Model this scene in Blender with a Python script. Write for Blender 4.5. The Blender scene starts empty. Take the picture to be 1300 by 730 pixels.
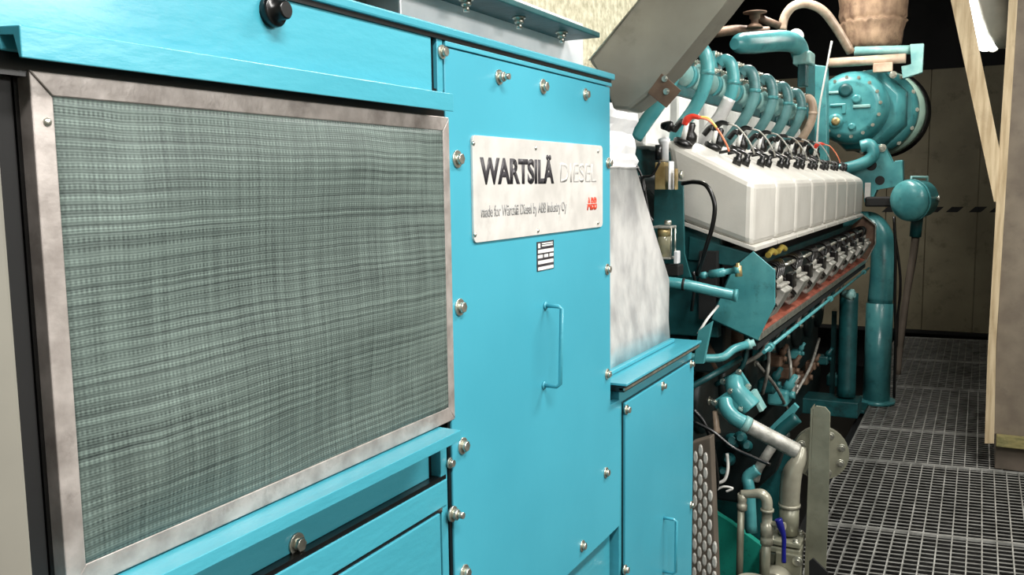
import bpy, bmesh, math, random
from mathutils import Vector, Matrix, Euler
random.seed(7)
S = bpy.context.scene
COL = S.collection
V = Vector
# ---------------------------------------------------------------- camera
W, H, F = 1300., 730., 1130.
CAM = V((0, 0, 1.5))
_d = V((596, 139, -F)).normalized()
_u = V((-.013, 1, (139 - .013 * 596) / F)).normalized()
_x = _d.cross(_u).normalized()
RW = Matrix((_x, _d, _u))                 # world = RW @ camera vector
cd = bpy.data.cameras.new('camera'); cam = bpy.data.objects.new('camera', cd); COL.objects.link(cam)
cd.sensor_width = 36; cd.lens = 36 * F / W; cd.clip_start = .02; cd.clip_end = 60
cam.matrix_world = Matrix.Translation(CAM) @ RW.to_4x4()
S.camera = cam
S.view_settings.view_transform = 'Standard'; S.view_settings.look = 'None'
S.view_settings.exposure = 0.12; S.view_settings.gamma = 1
S.view_settings.use_curve_mapping = False
w = bpy.data.worlds.new('world'); S.world = w; w.use_nodes = True
w.node_tree.nodes['Background'].inputs[0].default_value = (.5, .5, .5, 1)
w.node_tree.nodes['Background'].inputs[1].default_value = .05
# ceiling lamps added out of view for fill and highlights: (location, size, size_y, energy, colour)
ADDED_LAMPS = [((0.55, 2.9, 3.0), .25, 1.4, 85, (1, .97, .92)),
         ((0.55, 0.3, 3.0), .25, 1.4, 85, (1, .97, .93)),
         ((-1.1, 5.7, 3.1), .25, 1.4, 62, (1, .95, .88)),
         ((-2.2, 3.2, 3.3), .25, 1.4, 50, (1, .97, .93))]
ADDED_WALL_LAMP = ((2.24, 1.7, 2.45), .3, 2.6, 62, (1, .98, .95))      # unseen strip lamp added to brighten and highlight the cabinet top
def hit(px, py, ax, v):
    r = RW @ V((px - W / 2, H / 2 - py, -F)); t = (v - CAM[ax]) / r[ax]
    return CAM + r * t
def HX(px, py, v): return hit(px, py, 0, v)
def HY(px, py, v): return hit(px, py, 1, v)
def HZ(px, py, v): return hit(px, py, 2, v)
# ---------------------------------------------------------------- materials
def s2l(c): return tuple(((x / 12.92) if x <= .04045 else ((x + .055) / 1.055) ** 2.4) for x in c)
def mat(name, c1, c2=None, rough=.5, metal=0, scale=8, bump=0, bscale=None, stretch=(1, 1, 1), detail=6, contrast=(.35, .65), coat=0, dirt=None):
    """c1/c2 in sRGB 0..1 : noise mixes them. dirt=(colour, amount, scale)"""
    m = bpy.data.materials.new(name); m.use_nodes = True
    nt = m.node_tree; N = nt.nodes; L = nt.links; b = N['Principled BSDF']
    b.inputs['Roughness'].default_value = rough; b.inputs['Metallic'].default_value = metal
    if coat: b.inputs['Coat Weight'].default_value = coat; b.inputs['Coat Roughness'].default_value = .12
    tc = N.new('ShaderNodeTexCoord'); mp = N.new('ShaderNodeMapping'); mp.inputs['Scale'].default_value = stretch
    L.new(tc.outputs['Object'], mp.inputs['Vector'])
    c2 = c2 or tuple(min(1, x * 1.12 + .01) for x in c1)
    nz = N.new('ShaderNodeTexNoise'); nz.inputs['Scale'].default_value = scale; nz.inputs['Detail'].default_value = detail
    L.new(mp.outputs[0], nz.inputs['Vector'])
    rp = N.new('ShaderNodeValToRGB'); rp.color_ramp.elements[0].position = contrast[0]; rp.color_ramp.elements[1].position = contrast[1]
    rp.color_ramp.elements[0].color = (*s2l(c1), 1); rp.color_ramp.elements[1].color = (*s2l(c2), 1)
    L.new(nz.outputs['Fac'], rp.inputs['Fac']); out = rp.outputs['Color']
    if dirt:
        n2 = N.new('ShaderNodeTexNoise'); n2.inputs['Scale'].default_value = dirt[2]; n2.inputs['Detail'].default_value = 9
        n2.inputs['Roughness'].default_value = .7
        L.new(tc.outputs['Object'], n2.inputs['Vector'])
        r2 = N.new('ShaderNodeValToRGB'); r2.color_ramp.elements[0].position = .55; r2.color_ramp.elements[1].position = .72
        r2.color_ramp.elements[0].color = (0, 0, 0, 1); r2.color_ramp.elements[1].color = (dirt[1],) * 3 + (1,)
        L.new(n2.outputs['Fac'], r2.inputs['Fac'])
        mx = N.new('ShaderNodeMixRGB'); mx.inputs[2].default_value = (*s2l(dirt[0]), 1)
        L.new(r2.outputs['Color'], mx.inputs[0]); L.new(out, mx.inputs[1]); out = mx.outputs[0]
    L.new(out, b.inputs['Base Color'])
    if bump:
        n3 = N.new('ShaderNodeTexNoise'); n3.inputs['Scale'].default_value = bscale or scale; n3.inputs['Detail'].default_value = 5
        L.new(mp.outputs[0], n3.inputs['Vector'])
        bp = N.new('ShaderNodeBump'); bp.inputs['Strength'].default_value = bump; bp.inputs['Distance'].default_value = .01
        L.new(n3.outputs['Fac'], bp.inputs['Height']); L.new(bp.outputs[0], b.inputs['Normal'])
    return m
M = {}
M['teal'] = mat('teal_enamel', (.25, .60, .67), (.29, .65, .72), rough=.3, scale=3, bump=.12, bscale=55, stretch=(1, .35, 1), coat=.3)
M['teal_door'] = mat('teal_door_enamel', (.25, .61, .69), (.28, .65, .73), rough=.36, scale=2.2, bump=.03, bscale=30)
M['teal_eng'] = mat('teal_engine_paint', (.23, .50, .52), (.32, .60, .61), rough=.28, scale=9, bump=.08, bscale=40, dirt=((.12, .2, .2), .6, 14))
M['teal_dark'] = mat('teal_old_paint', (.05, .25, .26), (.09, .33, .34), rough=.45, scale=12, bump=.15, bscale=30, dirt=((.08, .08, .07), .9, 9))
M['grime'] = mat('oily_grime', (.035, .07, .07), (.07, .13, .13), rough=.5, scale=9, bump=.2)  # near-black teal: shade on the lower engine put into the colour
M['teal_pale'] = mat('teal_faded_paint', (.38, .58, .58), (.55, .71, .69), rough=.4, scale=10, bump=.1, bscale=40, dirt=((.5, .5, .46), .6, 18))
M['teal_worn'] = mat('worn_grey_teal_paint', (.25, .42, .43), (.38, .56, .56), rough=.35, scale=12, bump=.1, bscale=40, dirt=((.2, .24, .23), .6, 20))
M['greenfloor'] = mat('green_tray_paint', (.10, .58, .50), (.14, .64, .56), rough=.5, scale=5, bump=.1, dirt=((.05, .3, .3), .7, 40))
M['alu'] = mat('frame_aluminium', (.60, .57, .55), (.74, .71, .69), rough=.42, metal=.45, scale=30, bump=.05, bscale=90, dirt=((.38, .35, .33), .5, 22))
M['zinc'] = mat('zinc_plated_steel', (.66, .66, .62), (.85, .85, .8), rough=.28, metal=.85, scale=40)
M['steel'] = mat('grating_steel', (.60, .60, .58), (.80, .80, .78), rough=.4, metal=.5, scale=12, dirt=((.15, .14, .13), .9, 5))
M['greysteel'] = mat('grey_painted_steel', (.44, .44, .38), (.56, .56, .49), rough=.35, metal=.25, scale=7, bump=.08, bscale=50, dirt=((.3, .26, .2), .5, 12))
M['greypipe'] = mat('grey_pipe_paint', (.55, .54, .48), (.68, .67, .60), rough=.28, metal=.2, scale=9, bump=.08, bscale=60, dirt=((.3, .26, .2), .6, 18))
M['duct'] = mat('grey_duct_sheet', (.52, .51, .47), (.61, .60, .55), rough=.42, metal=.35, scale=5, stretch=(1, 1, 1), bump=.05, bscale=18, dirt=((.34, .33, .3), .5, 7))
M['foil'] = mat('wrapped_foil', (.70, .70, .70), (.86, .86, .85), rough=.42, metal=.35, scale=16, bump=.3, bscale=22, detail=9, stretch=(1, 1, .7))
M['silver'] = mat('bright_sheet_metal', (.86, .87, .88), (.95, .95, .95), rough=.4, metal=.2, scale=9, bump=.04)
M['lagging'] = mat('cream_lagging_cloth', (.66, .64, .54), (.84, .82, .72), rough=.9, scale=40, bump=.7, bscale=60, detail=9)
M['blanket'] = mat('brown_heat_blanket', (.42, .33, .26), (.62, .52, .42), rough=.75, scale=14, bump=.8, bscale=16, detail=8, stretch=(1, 1, .6), dirt=((.22, .16, .12), .8, 9))
M['cover'] = mat('cast_aluminium_cover', (.76, .75, .72), (.82, .81, .78), rough=.42, metal=.2, scale=5, bump=.04, bscale=120, dirt=((.68, .67, .63), .3, 6))
M['castgrey'] = mat('cast_grey_metal', (.55, .55, .52), (.74, .73, .70), rough=.45, metal=.4, scale=30, bump=.15, bscale=60)
M['brass'] = mat('brass_alloy', (.66, .56, .36), (.82, .74, .54), rough=.35, metal=.6, scale=20, bump=.05)
M['black'] = mat('black_rubber', (.03, .03, .03), (.06, .06, .06), rough=.3, scale=20)
M['blackgap'] = mat('dark_steel', (.03, .035, .035), (.06, .06, .06), rough=.7, scale=8)
M['red'] = mat('red_silicone', (.80, .18, .12), (.88, .28, .2), rough=.35, scale=20)
M['orange'] = mat('orange_lead', (.85, .42, .28), (.95, .6, .45), rough=.35, scale=20)
M['yellow'] = mat('yellow_lead', (.86, .77, .38), rough=.35, scale=20)
M['white'] = mat('white_ceramic', (.88, .88, .86), (.95, .95, .93), rough=.3, scale=20)
M['redpaint'] = mat('red_oxide_paint', (.45, .22, .16), (.60, .34, .27), rough=.5, scale=14, bump=.1, dirt=((.25, .14, .1), .9, 12))
M['rust'] = mat('brown_rusty_metal', (.30, .22, .17), (.46, .37, .30), rough=.6, metal=.3, scale=16, bump=.3)
M['tan'] = mat('tan_primer_pipe', (.62, .53, .45), (.76, .68, .60), rough=.35, scale=14, bump=.06)
M['blue'] = mat('blue_lever_paint', (.07, .08, .40), (.1, .12, .5), rough=.3, scale=12)
M['timber'] = mat('pale_timber', (.66, .58, .45), (.80, .73, .60), rough=.7, scale=3, stretch=(18, 18, 1.5), bump=.15, bscale=8, dirt=((.42, .34, .25), .35, 6))
M['timberdirt'] = mat('stained_timber', (.44, .42, .26), (.58, .54, .36), rough=.8, scale=5, stretch=(3, 12, 12), bump=.2, dirt=((.25, .3, .2), .7, 12))
M['board'] = mat('grey_brown_board', (.41, .37, .32), (.48, .44, .38), rough=.6, scale=9, bump=.08, bscale=25, detail=10, dirt=((.33, .3, .26), .5, 16))
M['plinth'] = mat('brown_plinth', (.30, .27, .23), (.38, .34, .3), rough=.7, scale=7)
M['wall'] = mat('beige_wall_panel', (.50, .47, .38), (.56, .53, .43), rough=.6, scale=4, bump=.05, dirt=((.33, .29, .2), .7, 7))
M['wallside'] = mat('off_white_wall', (.62, .61, .57), (.68, .67, .62), rough=.7, scale=3)
M['column'] = mat('beige_column_paint', (.46, .45, .42), (.52, .51, .47), rough=.5, scale=5, bump=.05)
M['darkroof'] = mat('dark_roof_void', (.10, .10, .105), (.16, .16, .165), rough=.8, scale=2.5, bump=.2)
M['darkfloor'] = mat('dark_bilge_floor', (.02, .02, .02), (.05, .045, .04), rough=.6, scale=4)  # near black: the darkness under the gratings put into the colour
M['plate'] = mat('nameplate_aluminium', (.80, .79, .77), (.88, .87, .85), rough=.35, metal=.2, scale=16, dirt=((.66, .64, .61), .35, 14))
M['ink'] = mat('black_ink', (.16, .15, .17), (.24, .23, .25), rough=.5, scale=60)
M['inkgrey'] = mat('worn_grey_ink', (.45, .45, .45), (.66, .66, .65), rough=.5, scale=120)
M['inkfaint'] = mat('faint_etched_ink', (.74, .735, .72), (.82, .81, .79), rough=.35, scale=60)
M['inkred'] = mat('red_ink', (.90, .24, .15), (.95, .35, .25), rough=.5, scale=60)
M['lens'] = mat('turbo_cream_ring', (.62, .76, .70), (.70, .82, .76), rough=.4, scale=10)
def emis(name, c, s):
    m = bpy.data.materials.new(name); m.use_nodes = True; b = m.node_tree.nodes['Principled BSDF']
    b.inputs['Emission Color'].default_value = (*c, 1); b.inputs['Emission Strength'].default_value = s
    b.inputs['Base Color'].default_value = (.9, .9, .9, 1); return m
M['lamp'] = emis('lit_diffuser', (1, .97, .9), 14)
def glassmat():
    m = bpy.data.materials.new('bowl_glass'); m.use_nodes = True; b = m.node_tree.nodes['Principled BSDF']
    b.inputs['Base Color'].default_value = (.55, .52, .35, 1); b.inputs['Roughness'].default_value = .08
    b.inputs['Transmission Weight'].default_value = .55; return m
M['glass'] = glassmat()
def meshmat():
    """woven green-grey filter cloth: fine wavy horizontal threads + vertical threads"""
    m = bpy.data.materials.new('filter_cloth'); m.use_nodes = True; nt = m.node_tree; N = nt.nodes; L = nt.links
    b = N['Principled BSDF']; b.inputs['Roughness'].default_value = .5; b.inputs['Metallic'].default_value = .15
    tc = N.new('ShaderNodeTexCoord'); sp = N.new('ShaderNodeSeparateXYZ'); L.new(tc.outputs['Object'], sp.inputs[0])
    def math_(op, a, bb=None):
        n = N.new('ShaderNodeMath'); n.operation = op
        for i, v in enumerate((a, bb)):
            if v is None: continue
            if isinstance(v, (int, float)): n.inputs[i].default_value = v
            else: L.new(v, n.inputs[i])
        return n.outputs[0]
    nz = N.new('ShaderNodeTexNoise'); nz.inputs['Scale'].default_value = 5; nz.inputs['Detail'].default_value = 3; L.new(tc.outputs['Object'], nz.inputs[0])
    zz = math_('ADD', sp.outputs['Z'], math_('MULTIPLY', nz.outputs['Fac'], .014))
    yy = math_('ADD', sp.outputs['Y'], math_('MULTIPLY', nz.outputs['Fac'], .006))
    def thr(v, period): return math_('ADD', math_('MULTIPLY', math_('SINE', math_('MULTIPLY', v, 6.2832 / period)), .5), .5)
    h1 = thr(zz, .0027); h2 = thr(zz, .0098); h3 = thr(zz, .047); v1 = thr(yy, .0052)
    n2 = N.new('ShaderNodeTexNoise'); n2.inputs['Scale'].default_value = 18; n2.inputs['Detail'].default_value = 4
    mp = N.new('ShaderNodeMapping'); mp.inputs['Scale'].default_value = (1, .12, 14); L.new(tc.outputs['Object'], mp.inputs[0]); L.new(mp.outputs[0], n2.inputs[0])
    dots = math_('MULTIPLY', v1, h2)
    def nzs(scale, st):
        a = N.new('ShaderNodeTexNoise'); a.inputs['Scale'].default_value = scale; a.inputs['Detail'].default_value = 3
        b_ = N.new('ShaderNodeMapping'); b_.inputs['Scale'].default_value = st
        cmb = N.new('ShaderNodeCombineXYZ'); L.new(sp.outputs['X'], cmb.inputs[0]); L.new(yy, cmb.inputs[1]); L.new(zz, cmb.inputs[2])
        L.new(cmb.outputs[0], b_.inputs[0]); L.new(b_.outputs[0], a.inputs[0]); return a.outputs['Fac']
    hor = nzs(12, (1, .15, 22)); ver = nzs(12, (1, 14, .5)); soft = nzs(5, (1, 1, 1)); blot = nzs(30, (1, 1, 1))
    dots = math_('MULTIPLY', dots, blot)
    f = math_('ADD', math_('ADD', math_('MULTIPLY', h1, .13), math_('MULTIPLY', dots, .34)), math_('ADD', math_('MULTIPLY', hor, .5), math_('ADD', math_('MULTIPLY', ver, .28), math_('MULTIPLY', soft, .2))))
    f = math_('SUBTRACT', f, .03)
    rp = N.new('ShaderNodeValToRGB'); e = rp.color_ramp.elements
    e[0].position = .35; e[0].color = (*s2l((.13, .17, .165)), 1); e[1].position = .95; e[1].color = (*s2l((.52, .59, .56)), 1)
    L.new(f, rp.inputs[0]); L.new(rp.outputs[0], b.inputs['Base Color'])
    bp = N.new('ShaderNodeBump'); bp.inputs['Strength'].default_value = .5; bp.inputs['Distance'].default_value = .0012
    L.new(f, bp.inputs['Height']); L.new(bp.outputs[0], b.inputs['Normal'])
    return m
M['cloth'] = meshmat()
# ---------------------------------------------------------------- builders
def thing(name, label, cat, loc=(0, 0, 0), group=None):
    o = bpy.data.objects.new(name, None); o.empty_display_size = .05; COL.objects.link(o); o.location = loc
    o['label'] = label; o['category'] = cat
    if group: o['group'] = group
    return o
def tag(o, label, cat, group=None):
    o['label'] = label; o['category'] = cat
    if group: o['group'] = group
    return o
def wloc(p):
    v = V((0, 0, 0))
    while p is not None: v = v + p.location; p = p.parent
    return v
class MB:
    def __init__(s): s.bm = bmesh.new()
    def face(s, pts):
        return s.bm.faces.new([s.bm.verts.new(p) for p in pts])
    def box(s, a, b, bev=0):
        a, b = V(a), V(b); lo = V(map(min, a, b)); hi = V(map(max, a, b))
        vs = [s.bm.verts.new((x, y, z)) for x in (lo.x, hi.x) for y in (lo.y, hi.y) for z in (lo.z, hi.z)]
        fs = [s.bm.faces.new([vs[i] for i in q]) for q in ((0, 1, 3, 2), (4, 6, 7, 5), (0, 4, 5, 1), (2, 3, 7, 6), (0, 2, 6, 4), (1, 5, 7, 3))]
        if bev: s._bev(fs, bev)
        return s
    def _bev(s, fs, bev, seg=2):
        es = {e for f in fs for e in f.edges}
        bmesh.ops.bevel(s.bm, geom=list(es), offset=bev, segments=seg, affect='EDGES', profile=.5)
    def prism(s, pts, ext, bev=0):
        ext = V(ext); a = [s.bm.verts.new(p) for p in pts]; b = [s.bm.verts.new(V(p) + ext) for p in pts]; n = len(a)
        fs = [s.bm.faces.new(a), s.bm.faces.new(b[::-1])]
        for i in range(n): fs.append(s.bm.faces.new([a[(i + 1) % n], a[i], b[i], b[(i + 1) % n]]))
        if bev: s._bev(fs, bev)
        return s
    def hull(s, A, B, bev=0):
        a = [s.bm.verts.new(p) for p in A]; b = [s.bm.verts.new(p) for p in B]; n = len(a)
        fs = [s.bm.faces.new(a), s.bm.faces.new(b[::-1])]
        for i in range(n): fs.append(s.bm.faces.new([a[(i + 1) % n], a[i], b[i], b[(i + 1) % n]]))
        if bev: s._bev(fs, bev)
        return s
    def rings(s, rs, closed=False):
        vs = [[s.bm.verts.new(p) for p in r] for r in rs]; n = len(vs[0])
        for a, b in zip(vs, vs[1:]):
            for i in range(n):
                f = s.bm.faces.new([a[i], a[(i + 1) % n], b[(i + 1) % n], b[i]]); f.smooth = True
        if not closed: s.bm.faces.new(vs[0][::-1]); s.bm.faces.new(vs[-1])
        return s
    def tube(s, pts, r, seg=12, smooth=True, sub=6):
        pts = [V(p) for p in pts]
        rad = list(r) if isinstance(r, (list, tuple)) else [r] * len(pts)
        if smooth and len(pts) > 2:
            P, Rr = [], []
            q = [pts[0] * 2 - pts[1]] + pts + [pts[-1] * 2 - pts[-2]]
            for i in range(1, len(q) - 2):
                for k in range(sub):
                    t = k / sub; a, b, c, d = q[i - 1], q[i], q[i + 1], q[i + 2]
                    P.append(.5 * ((2 * b) + (c - a) * t + (2 * a - 5 * b + 4 * c - d) * t * t + (3 * b - a - 3 * c + d) * t ** 3))
                    Rr.append(rad[i - 1] * (1 - t) + rad[i] * t)
            P.append(pts[-1]); Rr.append(rad[-1]); pts, rad = P, Rr
        t0 = (pts[1] - pts[0]).normalized(); n = t0.orthogonal().normalized(); rs = []
        for i, p in enumerate(pts):
            t = ((pts[min(i + 1, len(pts) - 1)] - pts[max(i - 1, 0)])).normalized()
            n = (n - t * n.dot(t)).normalized(); bn = t.cross(n)
            rs.append([p + (n * math.cos(2 * math.pi * k / seg) + bn * math.sin(2 * math.pi * k / seg)) * rad[i] for k in range(seg)])
        return s.rings(rs)
    def cyl(s, a, b, r, seg=20, r2=None):
        return s.tube([a, b], [r, r if r2 is None else r2], seg, smooth=False)
    def lathe(s, c, axis, prof, seg=28, a0=0):
        """prof: (distance along axis, radius)"""
        c = V(c); t = V(axis).normalized(); n = t.orthogonal().normalized(); bn = t.cross(n)
        return s.rings([[c + t * d + (n * math.cos(a0 + 2 * math.pi * k / seg) + bn * math.sin(a0 + 2 * math.pi * k / seg)) * max(r, 1e-4) for k in range(seg)] for d, r in prof])
    def ball(s, c, r, seg=16):
        n = 8; return s.lathe(c, (0, 0, 1), [(-r * math.cos(math.pi * i / n), r * math.sin(math.pi * i / n)) for i in range(n + 1)], seg)
    def sheet(s, grid):
        vs = [[s.bm.verts.new(p) for p in r] for r in grid]
        for a, b in zip(vs, vs[1:]):
            for i in range(len(a) - 1):
                f = s.bm.faces.new([a[i], a[i + 1], b[i + 1], b[i]]); f.smooth = True
        return s
    def build(s, name, m, parent=None, kind=None, origin=None, flat=False):
        bmesh.ops.recalc_face_normals(s.bm, faces=s.bm.faces)
        vs = [v.co for v in s.bm.verts]
        lo = V([min(v[i] for v in vs) for i in range(3)]); hi = V([max(v[i] for v in vs) for i in range(3)])
        og = V(origin) if origin is not None else V(((lo.x + hi.x) / 2, (lo.y + hi.y) / 2, lo.z))
        bmesh.ops.translate(s.bm, verts=s.bm.verts, vec=-og)
        me = bpy.data.meshes.new(name); s.bm.to_mesh(me); s.bm.free()
        o = bpy.data.objects.new(name, me); COL.objects.link(o)
        me.materials.append(M[m] if isinstance(m, str) else m)
        o.parent = parent; o.location = og - wloc(parent)
        if kind: o['kind'] = kind
        return o
def inst(src, world_loc, parent=None, rot=None):
    o = src.copy(); COL.objects.link(o); o.parent = parent; o.location = V(world_loc) - wloc(parent)
    if rot is not None: o.rotation_euler = rot
    return o
def struct(mb, name, m): return mb.build(name, m, kind='structure')
def textmesh(name, txt, m, Y0, Y1, Z0, Z1, X, parent, depth=.0006, bold=0, mirror=False):
    """lettering lying on a plane x = X, filling Y0..Y1 and Z0..Z1"""
    cu = bpy.data.curves.new(name, 'FONT'); cu.body = txt; cu.size = 1; cu.offset = bold
    cu.resolution_u = 6
    tmp = bpy.data.objects.new(name, cu); COL.objects.link(tmp)
    dg = bpy.context.evaluated_depsgraph_get(); me = bpy.data.meshes.new_from_object(tmp.evaluated_get(dg))
    bpy.data.objects.remove(tmp); bpy.data.curves.remove(cu)
    xs = [v.co.x for v in me.vertices]; ys = [v.co.y for v in me.vertices]
    x0, x1, y0, y1 = min(xs), max(xs), min(ys), max(ys)
    bm = bmesh.new(); bm.from_mesh(me); bpy.data.meshes.remove(me)
    for v in bm.verts:
        v.co = V((0, Y0 + (v.co.x - x0) / (x1 - x0) * (Y1 - Y0), Z0 + (v.co.y - y0) / (y1 - y0) * (Z1 - Z0)))
    g = bmesh.ops.extrude_face_region(bm, geom=bm.faces[:])
    bmesh.ops.translate(bm, verts=[e for e in g['geom'] if isinstance(e, bmesh.types.BMVert)], vec=(depth, 0, 0))
    bmesh.ops.translate(bm, verts=bm.verts, vec=(X, 0, 0))
    mb = MB(); mb.bm.free(); mb.bm = bm
    return mb.build(name, m, parent)
# bolts : axis +X, origin on the surface
def bolt_proto(kind):
    mb = MB()
    if kind == 'hex':
        mb.lathe((0, 0, 0), (1, 0, 0), [(-.001, .0145), (.0022, .0145), (.0026, .0138)], 20)
        mb.lathe((.0024, 0, 0), (1, 0, 0), [(0, .0095), (.0072, .0095), (.0082, .0085)], 6, a0=.3)
    elif kind == 'stud':
        mb.lathe((0, 0, 0), (1, 0, 0), [(-.001, .0145), (.003, .0145)], 20)
        mb.lathe((.003, 0, 0), (1, 0, 0), [(0, .0105), (.009, .0105), (.010, .009)], 6, a0=.5)
        mb.lathe((.012, 0, 0), (1, 0, 0), [(0, .006), (.012, .006)], 12)
    elif kind == 'small':
        mb.lathe((0, 0, 0), (1, 0, 0), [(-.001, .009), (.002, .009)], 14)
        mb.lathe((.002, 0, 0), (1, 0, 0), [(0, .0062), (.006, .0062)], 6)
    elif kind == 'rivet':
        mb.lathe((0, 0, 0), (1, 0, 0), [(-.001, .0042), (.001, .004), (.0022, .0022), (.0025, .0001)], 12)
    bmesh.ops.recalc_face_normals(mb.bm, faces=mb.bm.faces)
    me = bpy.data.meshes.new('bolt_' + kind); mb.bm.to_mesh(me); mb.bm.free(); me.materials.append(M['zinc'])
    return me
BOLT = {k: bolt_proto(k) for k in ('hex', 'stud', 'small', 'rivet')}
AX = {'x': (0, 0, 0), '-y': (0, 0, -math.pi / 2), 'z': (0, -math.pi / 2, 0), '-z': (0, math.pi / 2, 0)}
def bolt(kind, p, parent, axis='x', name='bolt', scale=1, m=None):
    o = bpy.data.objects.new(name, BOLT[kind]); COL.objects.link(o); o.parent = parent
    o.location = V(p) - wloc(parent); o.rotation_euler = AX[axis] if isinstance(axis, str) else axis; o.scale = (scale,) * 3
    return o

# ================================================================= ROOM
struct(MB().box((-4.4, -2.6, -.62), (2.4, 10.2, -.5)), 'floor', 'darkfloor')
struct(MB().box((-4.4, -2.6, 3.7), (2.4, 10.2, 3.8)), 'ceiling', 'darkroof')
struct(MB().box((-4.5, -2.6, -.5), (-4.4, 10.2, 3.7)), 'wall_left', 'darkroof')
struct(MB().box((2.3, -2.6, -.5), (2.4, 10.2, 3.7)), 'wall_right', 'wallside')
struct(MB().box((-4.4, -2.7, -.5), (2.4, -2.6, 3.7)), 'wall_front', 'wallside')
# far wall: beige panels with narrow seams, a darker void above
mb = MB(); xs = [-2.6, -2.0, -1.4, -.82, -.46, -.02, .42, .86, 1.3, 2.2]
for a, b in zip(xs, xs[1:]): mb.box((a + .003, 9.5, .02), (b - .003, 9.56, 2.53), bev=.003)
mb.box((-2.6, 9.53, .02), (2.2, 9.58, 2.52))
wb = struct(mb, 'wall_back', 'wall')
struct(MB().box((-4.4, 10.1, -.5), (2.3, 10.2, 3.7)), 'wall_far', 'darkroof')
mb = MB()
for px in (1130, 1159, 1187, 1212, 1241.5, 1268):
    p = HY(px, 266, 9.498); w_, h_ = .078, .026
    mb.prism([p + V((-w_, 0, -h_)), p + V((w_ * .3, 0, -h_)), p + V((w_, 0, h_)), p + V((-w_ * .3, 0, h_))], (0, .004, 0))
mb.build('hazard_stripes', 'blackgap', wb, kind='structure')
struct(MB().box((-4.3, 9.44, .0), (2.2, 9.5, .03)), 'baseboard_back', 'blackgap')
# gratings
SK = .13
def grating(x0, x1, y0, y1, label):
    mb = MB(); lx = .0565; cy = .0435; xr = -.2
    f = lambda x, y: V((x, y + SK * (x - xr), 0))
    n = max(1, round((x1 - x0) / lx)); k = max(1, round((y1 - y0) / cy))
    def bar(a, b, t, hgt):
        d = (b - a).normalized(); s = d.cross(V((0, 0, 1))) * t / 2
        A = [a + s, a - s, a - s - V((0, 0, hgt)), a + s - V((0, 0, hgt))]
        mb.prism(A, b - a)
    for i in range(n + 1):
        x = x0 + (x1 - x0) * i / n; bar(f(x, y0 + .002), f(x, y1 - .002), .005, .018)
    for j in range(k + 1):
        y = y0 + (y1 - y0) * j / k; edge = j in (0, k)
        a, b = f(x0, y), f(x1, y)
        if not edge: a.z = b.z = -.003
        bar(a, b, .005 if edge else .0028, .012 if edge else .004)
    o = mb.build('floor_grating', 'steel'); tag(o, label, 'floor grating', 'steel gratings along the walkway'); return o
grating(-.60, .62, 3.03, 4.03, 'steel floor grating in the bottom right foreground beside the steel post')
grating(-.60, .62, 4.04, 5.06, 'steel floor grating just before the plinth of the boarded partition')
grating(-.60, .16, 5.07, 5.76, 'short steel floor grating alongside the foot of the timber post')
grating(-.60, .16, 5.77, 7.0, 'steel floor grating past the timber post, beside the thick teal pipe')
grating(-.66, .16, 7.01, 8.1, 'dim steel floor grating, second from the far wall')
grating(-.66, .16, 8.11, 9.25, 'darkest floor grating against the far wall')
for gx in (-.63, .64):
    tag(MB().box((gx - .025, 1.9, -.08), (gx + .025, 9.35 if gx < 0 else 5.3, -.032), bev=.003).build('grating_beam', 'blackgap'),
        'dark steel beam carrying the gratings on the %s side of the walkway' % ('engine' if gx < 0 else 'partition'), 'beam')

# ================================================================= RIGHT PARTITION
px0 = HY(1263, 480, 5.1).x; PB_ = 5.1
t = thing('board_partition', 'tall grey brown boarded partition at the right edge behind a pale timber edge', 'partition', (.9, 5.1, 0))
MB().box((px0, 5.10, .19), (1.75, 5.13, 3.3), bev=.003).build('front_board', 'board', t)
MB().box((px0, 5.135, .19), (px0 + .03, 5.6, 3.3)).build('side_board', 'board', t)
MB().box((.123, 5.06, .135), (1.75, 5.098, .195), bev=.004).build('bottom_rail', 'timberdirt', t)
MB().box((px0 + .02, 5.12, .002), (1.7, 5.4, .125), bev=.004).build('plinth', 'plinth', t)
mb = MB()
mb.prism([HY(a, b, 5.05) for a, b in ((1250, 563), (1262, 563), (1264.5, 440), (1277, 240), (1290, 36), (1297, -90), (1286, -90), (1279, 32), (1268, 200), (1253.5, 456))], (0, .045, 0))
tag(mb.build('timber_post', 'timber'), 'upright pale timber post nailed along the edge of the boarded partition', 'post')
b0 = HY(1262, 256, 5.0); b1 = HY(1207, 0, 5.0); b2 = HY(1232, 0, 5.0); b3 = HY(1269, 190, 5.0); b4 = HY(1265, 256, 5.0)
d = (b1 - b0).normalized() * .5
tag(MB().prism([b0, b4, b3, b2 + d, b1 + d], (0, .03, 0)).build('timber_brace', 'timber'),
    'slanting pale timber brace leaning against the timber post', 'brace')
# lit lamp behind the brace
lt = thing('bulkhead_lamp', 'lit tubular lamp hanging behind the slanting timber brace', 'lamp', HY(1262, 40, 6.0))
p0 = HY(1262, 30, 6.0); ax_ = V((.02, 1, .0)); up_ = V((0, 0, 1))
c0 = HY(1250, 0, 6.0)
MB().lathe(c0, (-.22, 0, 1), [(-.29, .02), (-.285, .06), (-.25, .10), (-.15, .118), (0, .12), (.5, .12)], 28).build('diffuser', 'lamp', lt)
MB().lathe(c0 + V((.075, -.09, 0)), (-.22, 0, 1), [(-.30, .02), (-.285, .06), (-.2, .10), (-.1, .115), (0, .12), (.5, .12)], 28).build('reflector_housing', 'duct', lt)
MB().lathe(c0 + V((.055, .0, -.27)), (0, 1, 0), [(0, .03), (.01, .03)], 16).build('end_ring', 'zinc', lt)
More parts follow.
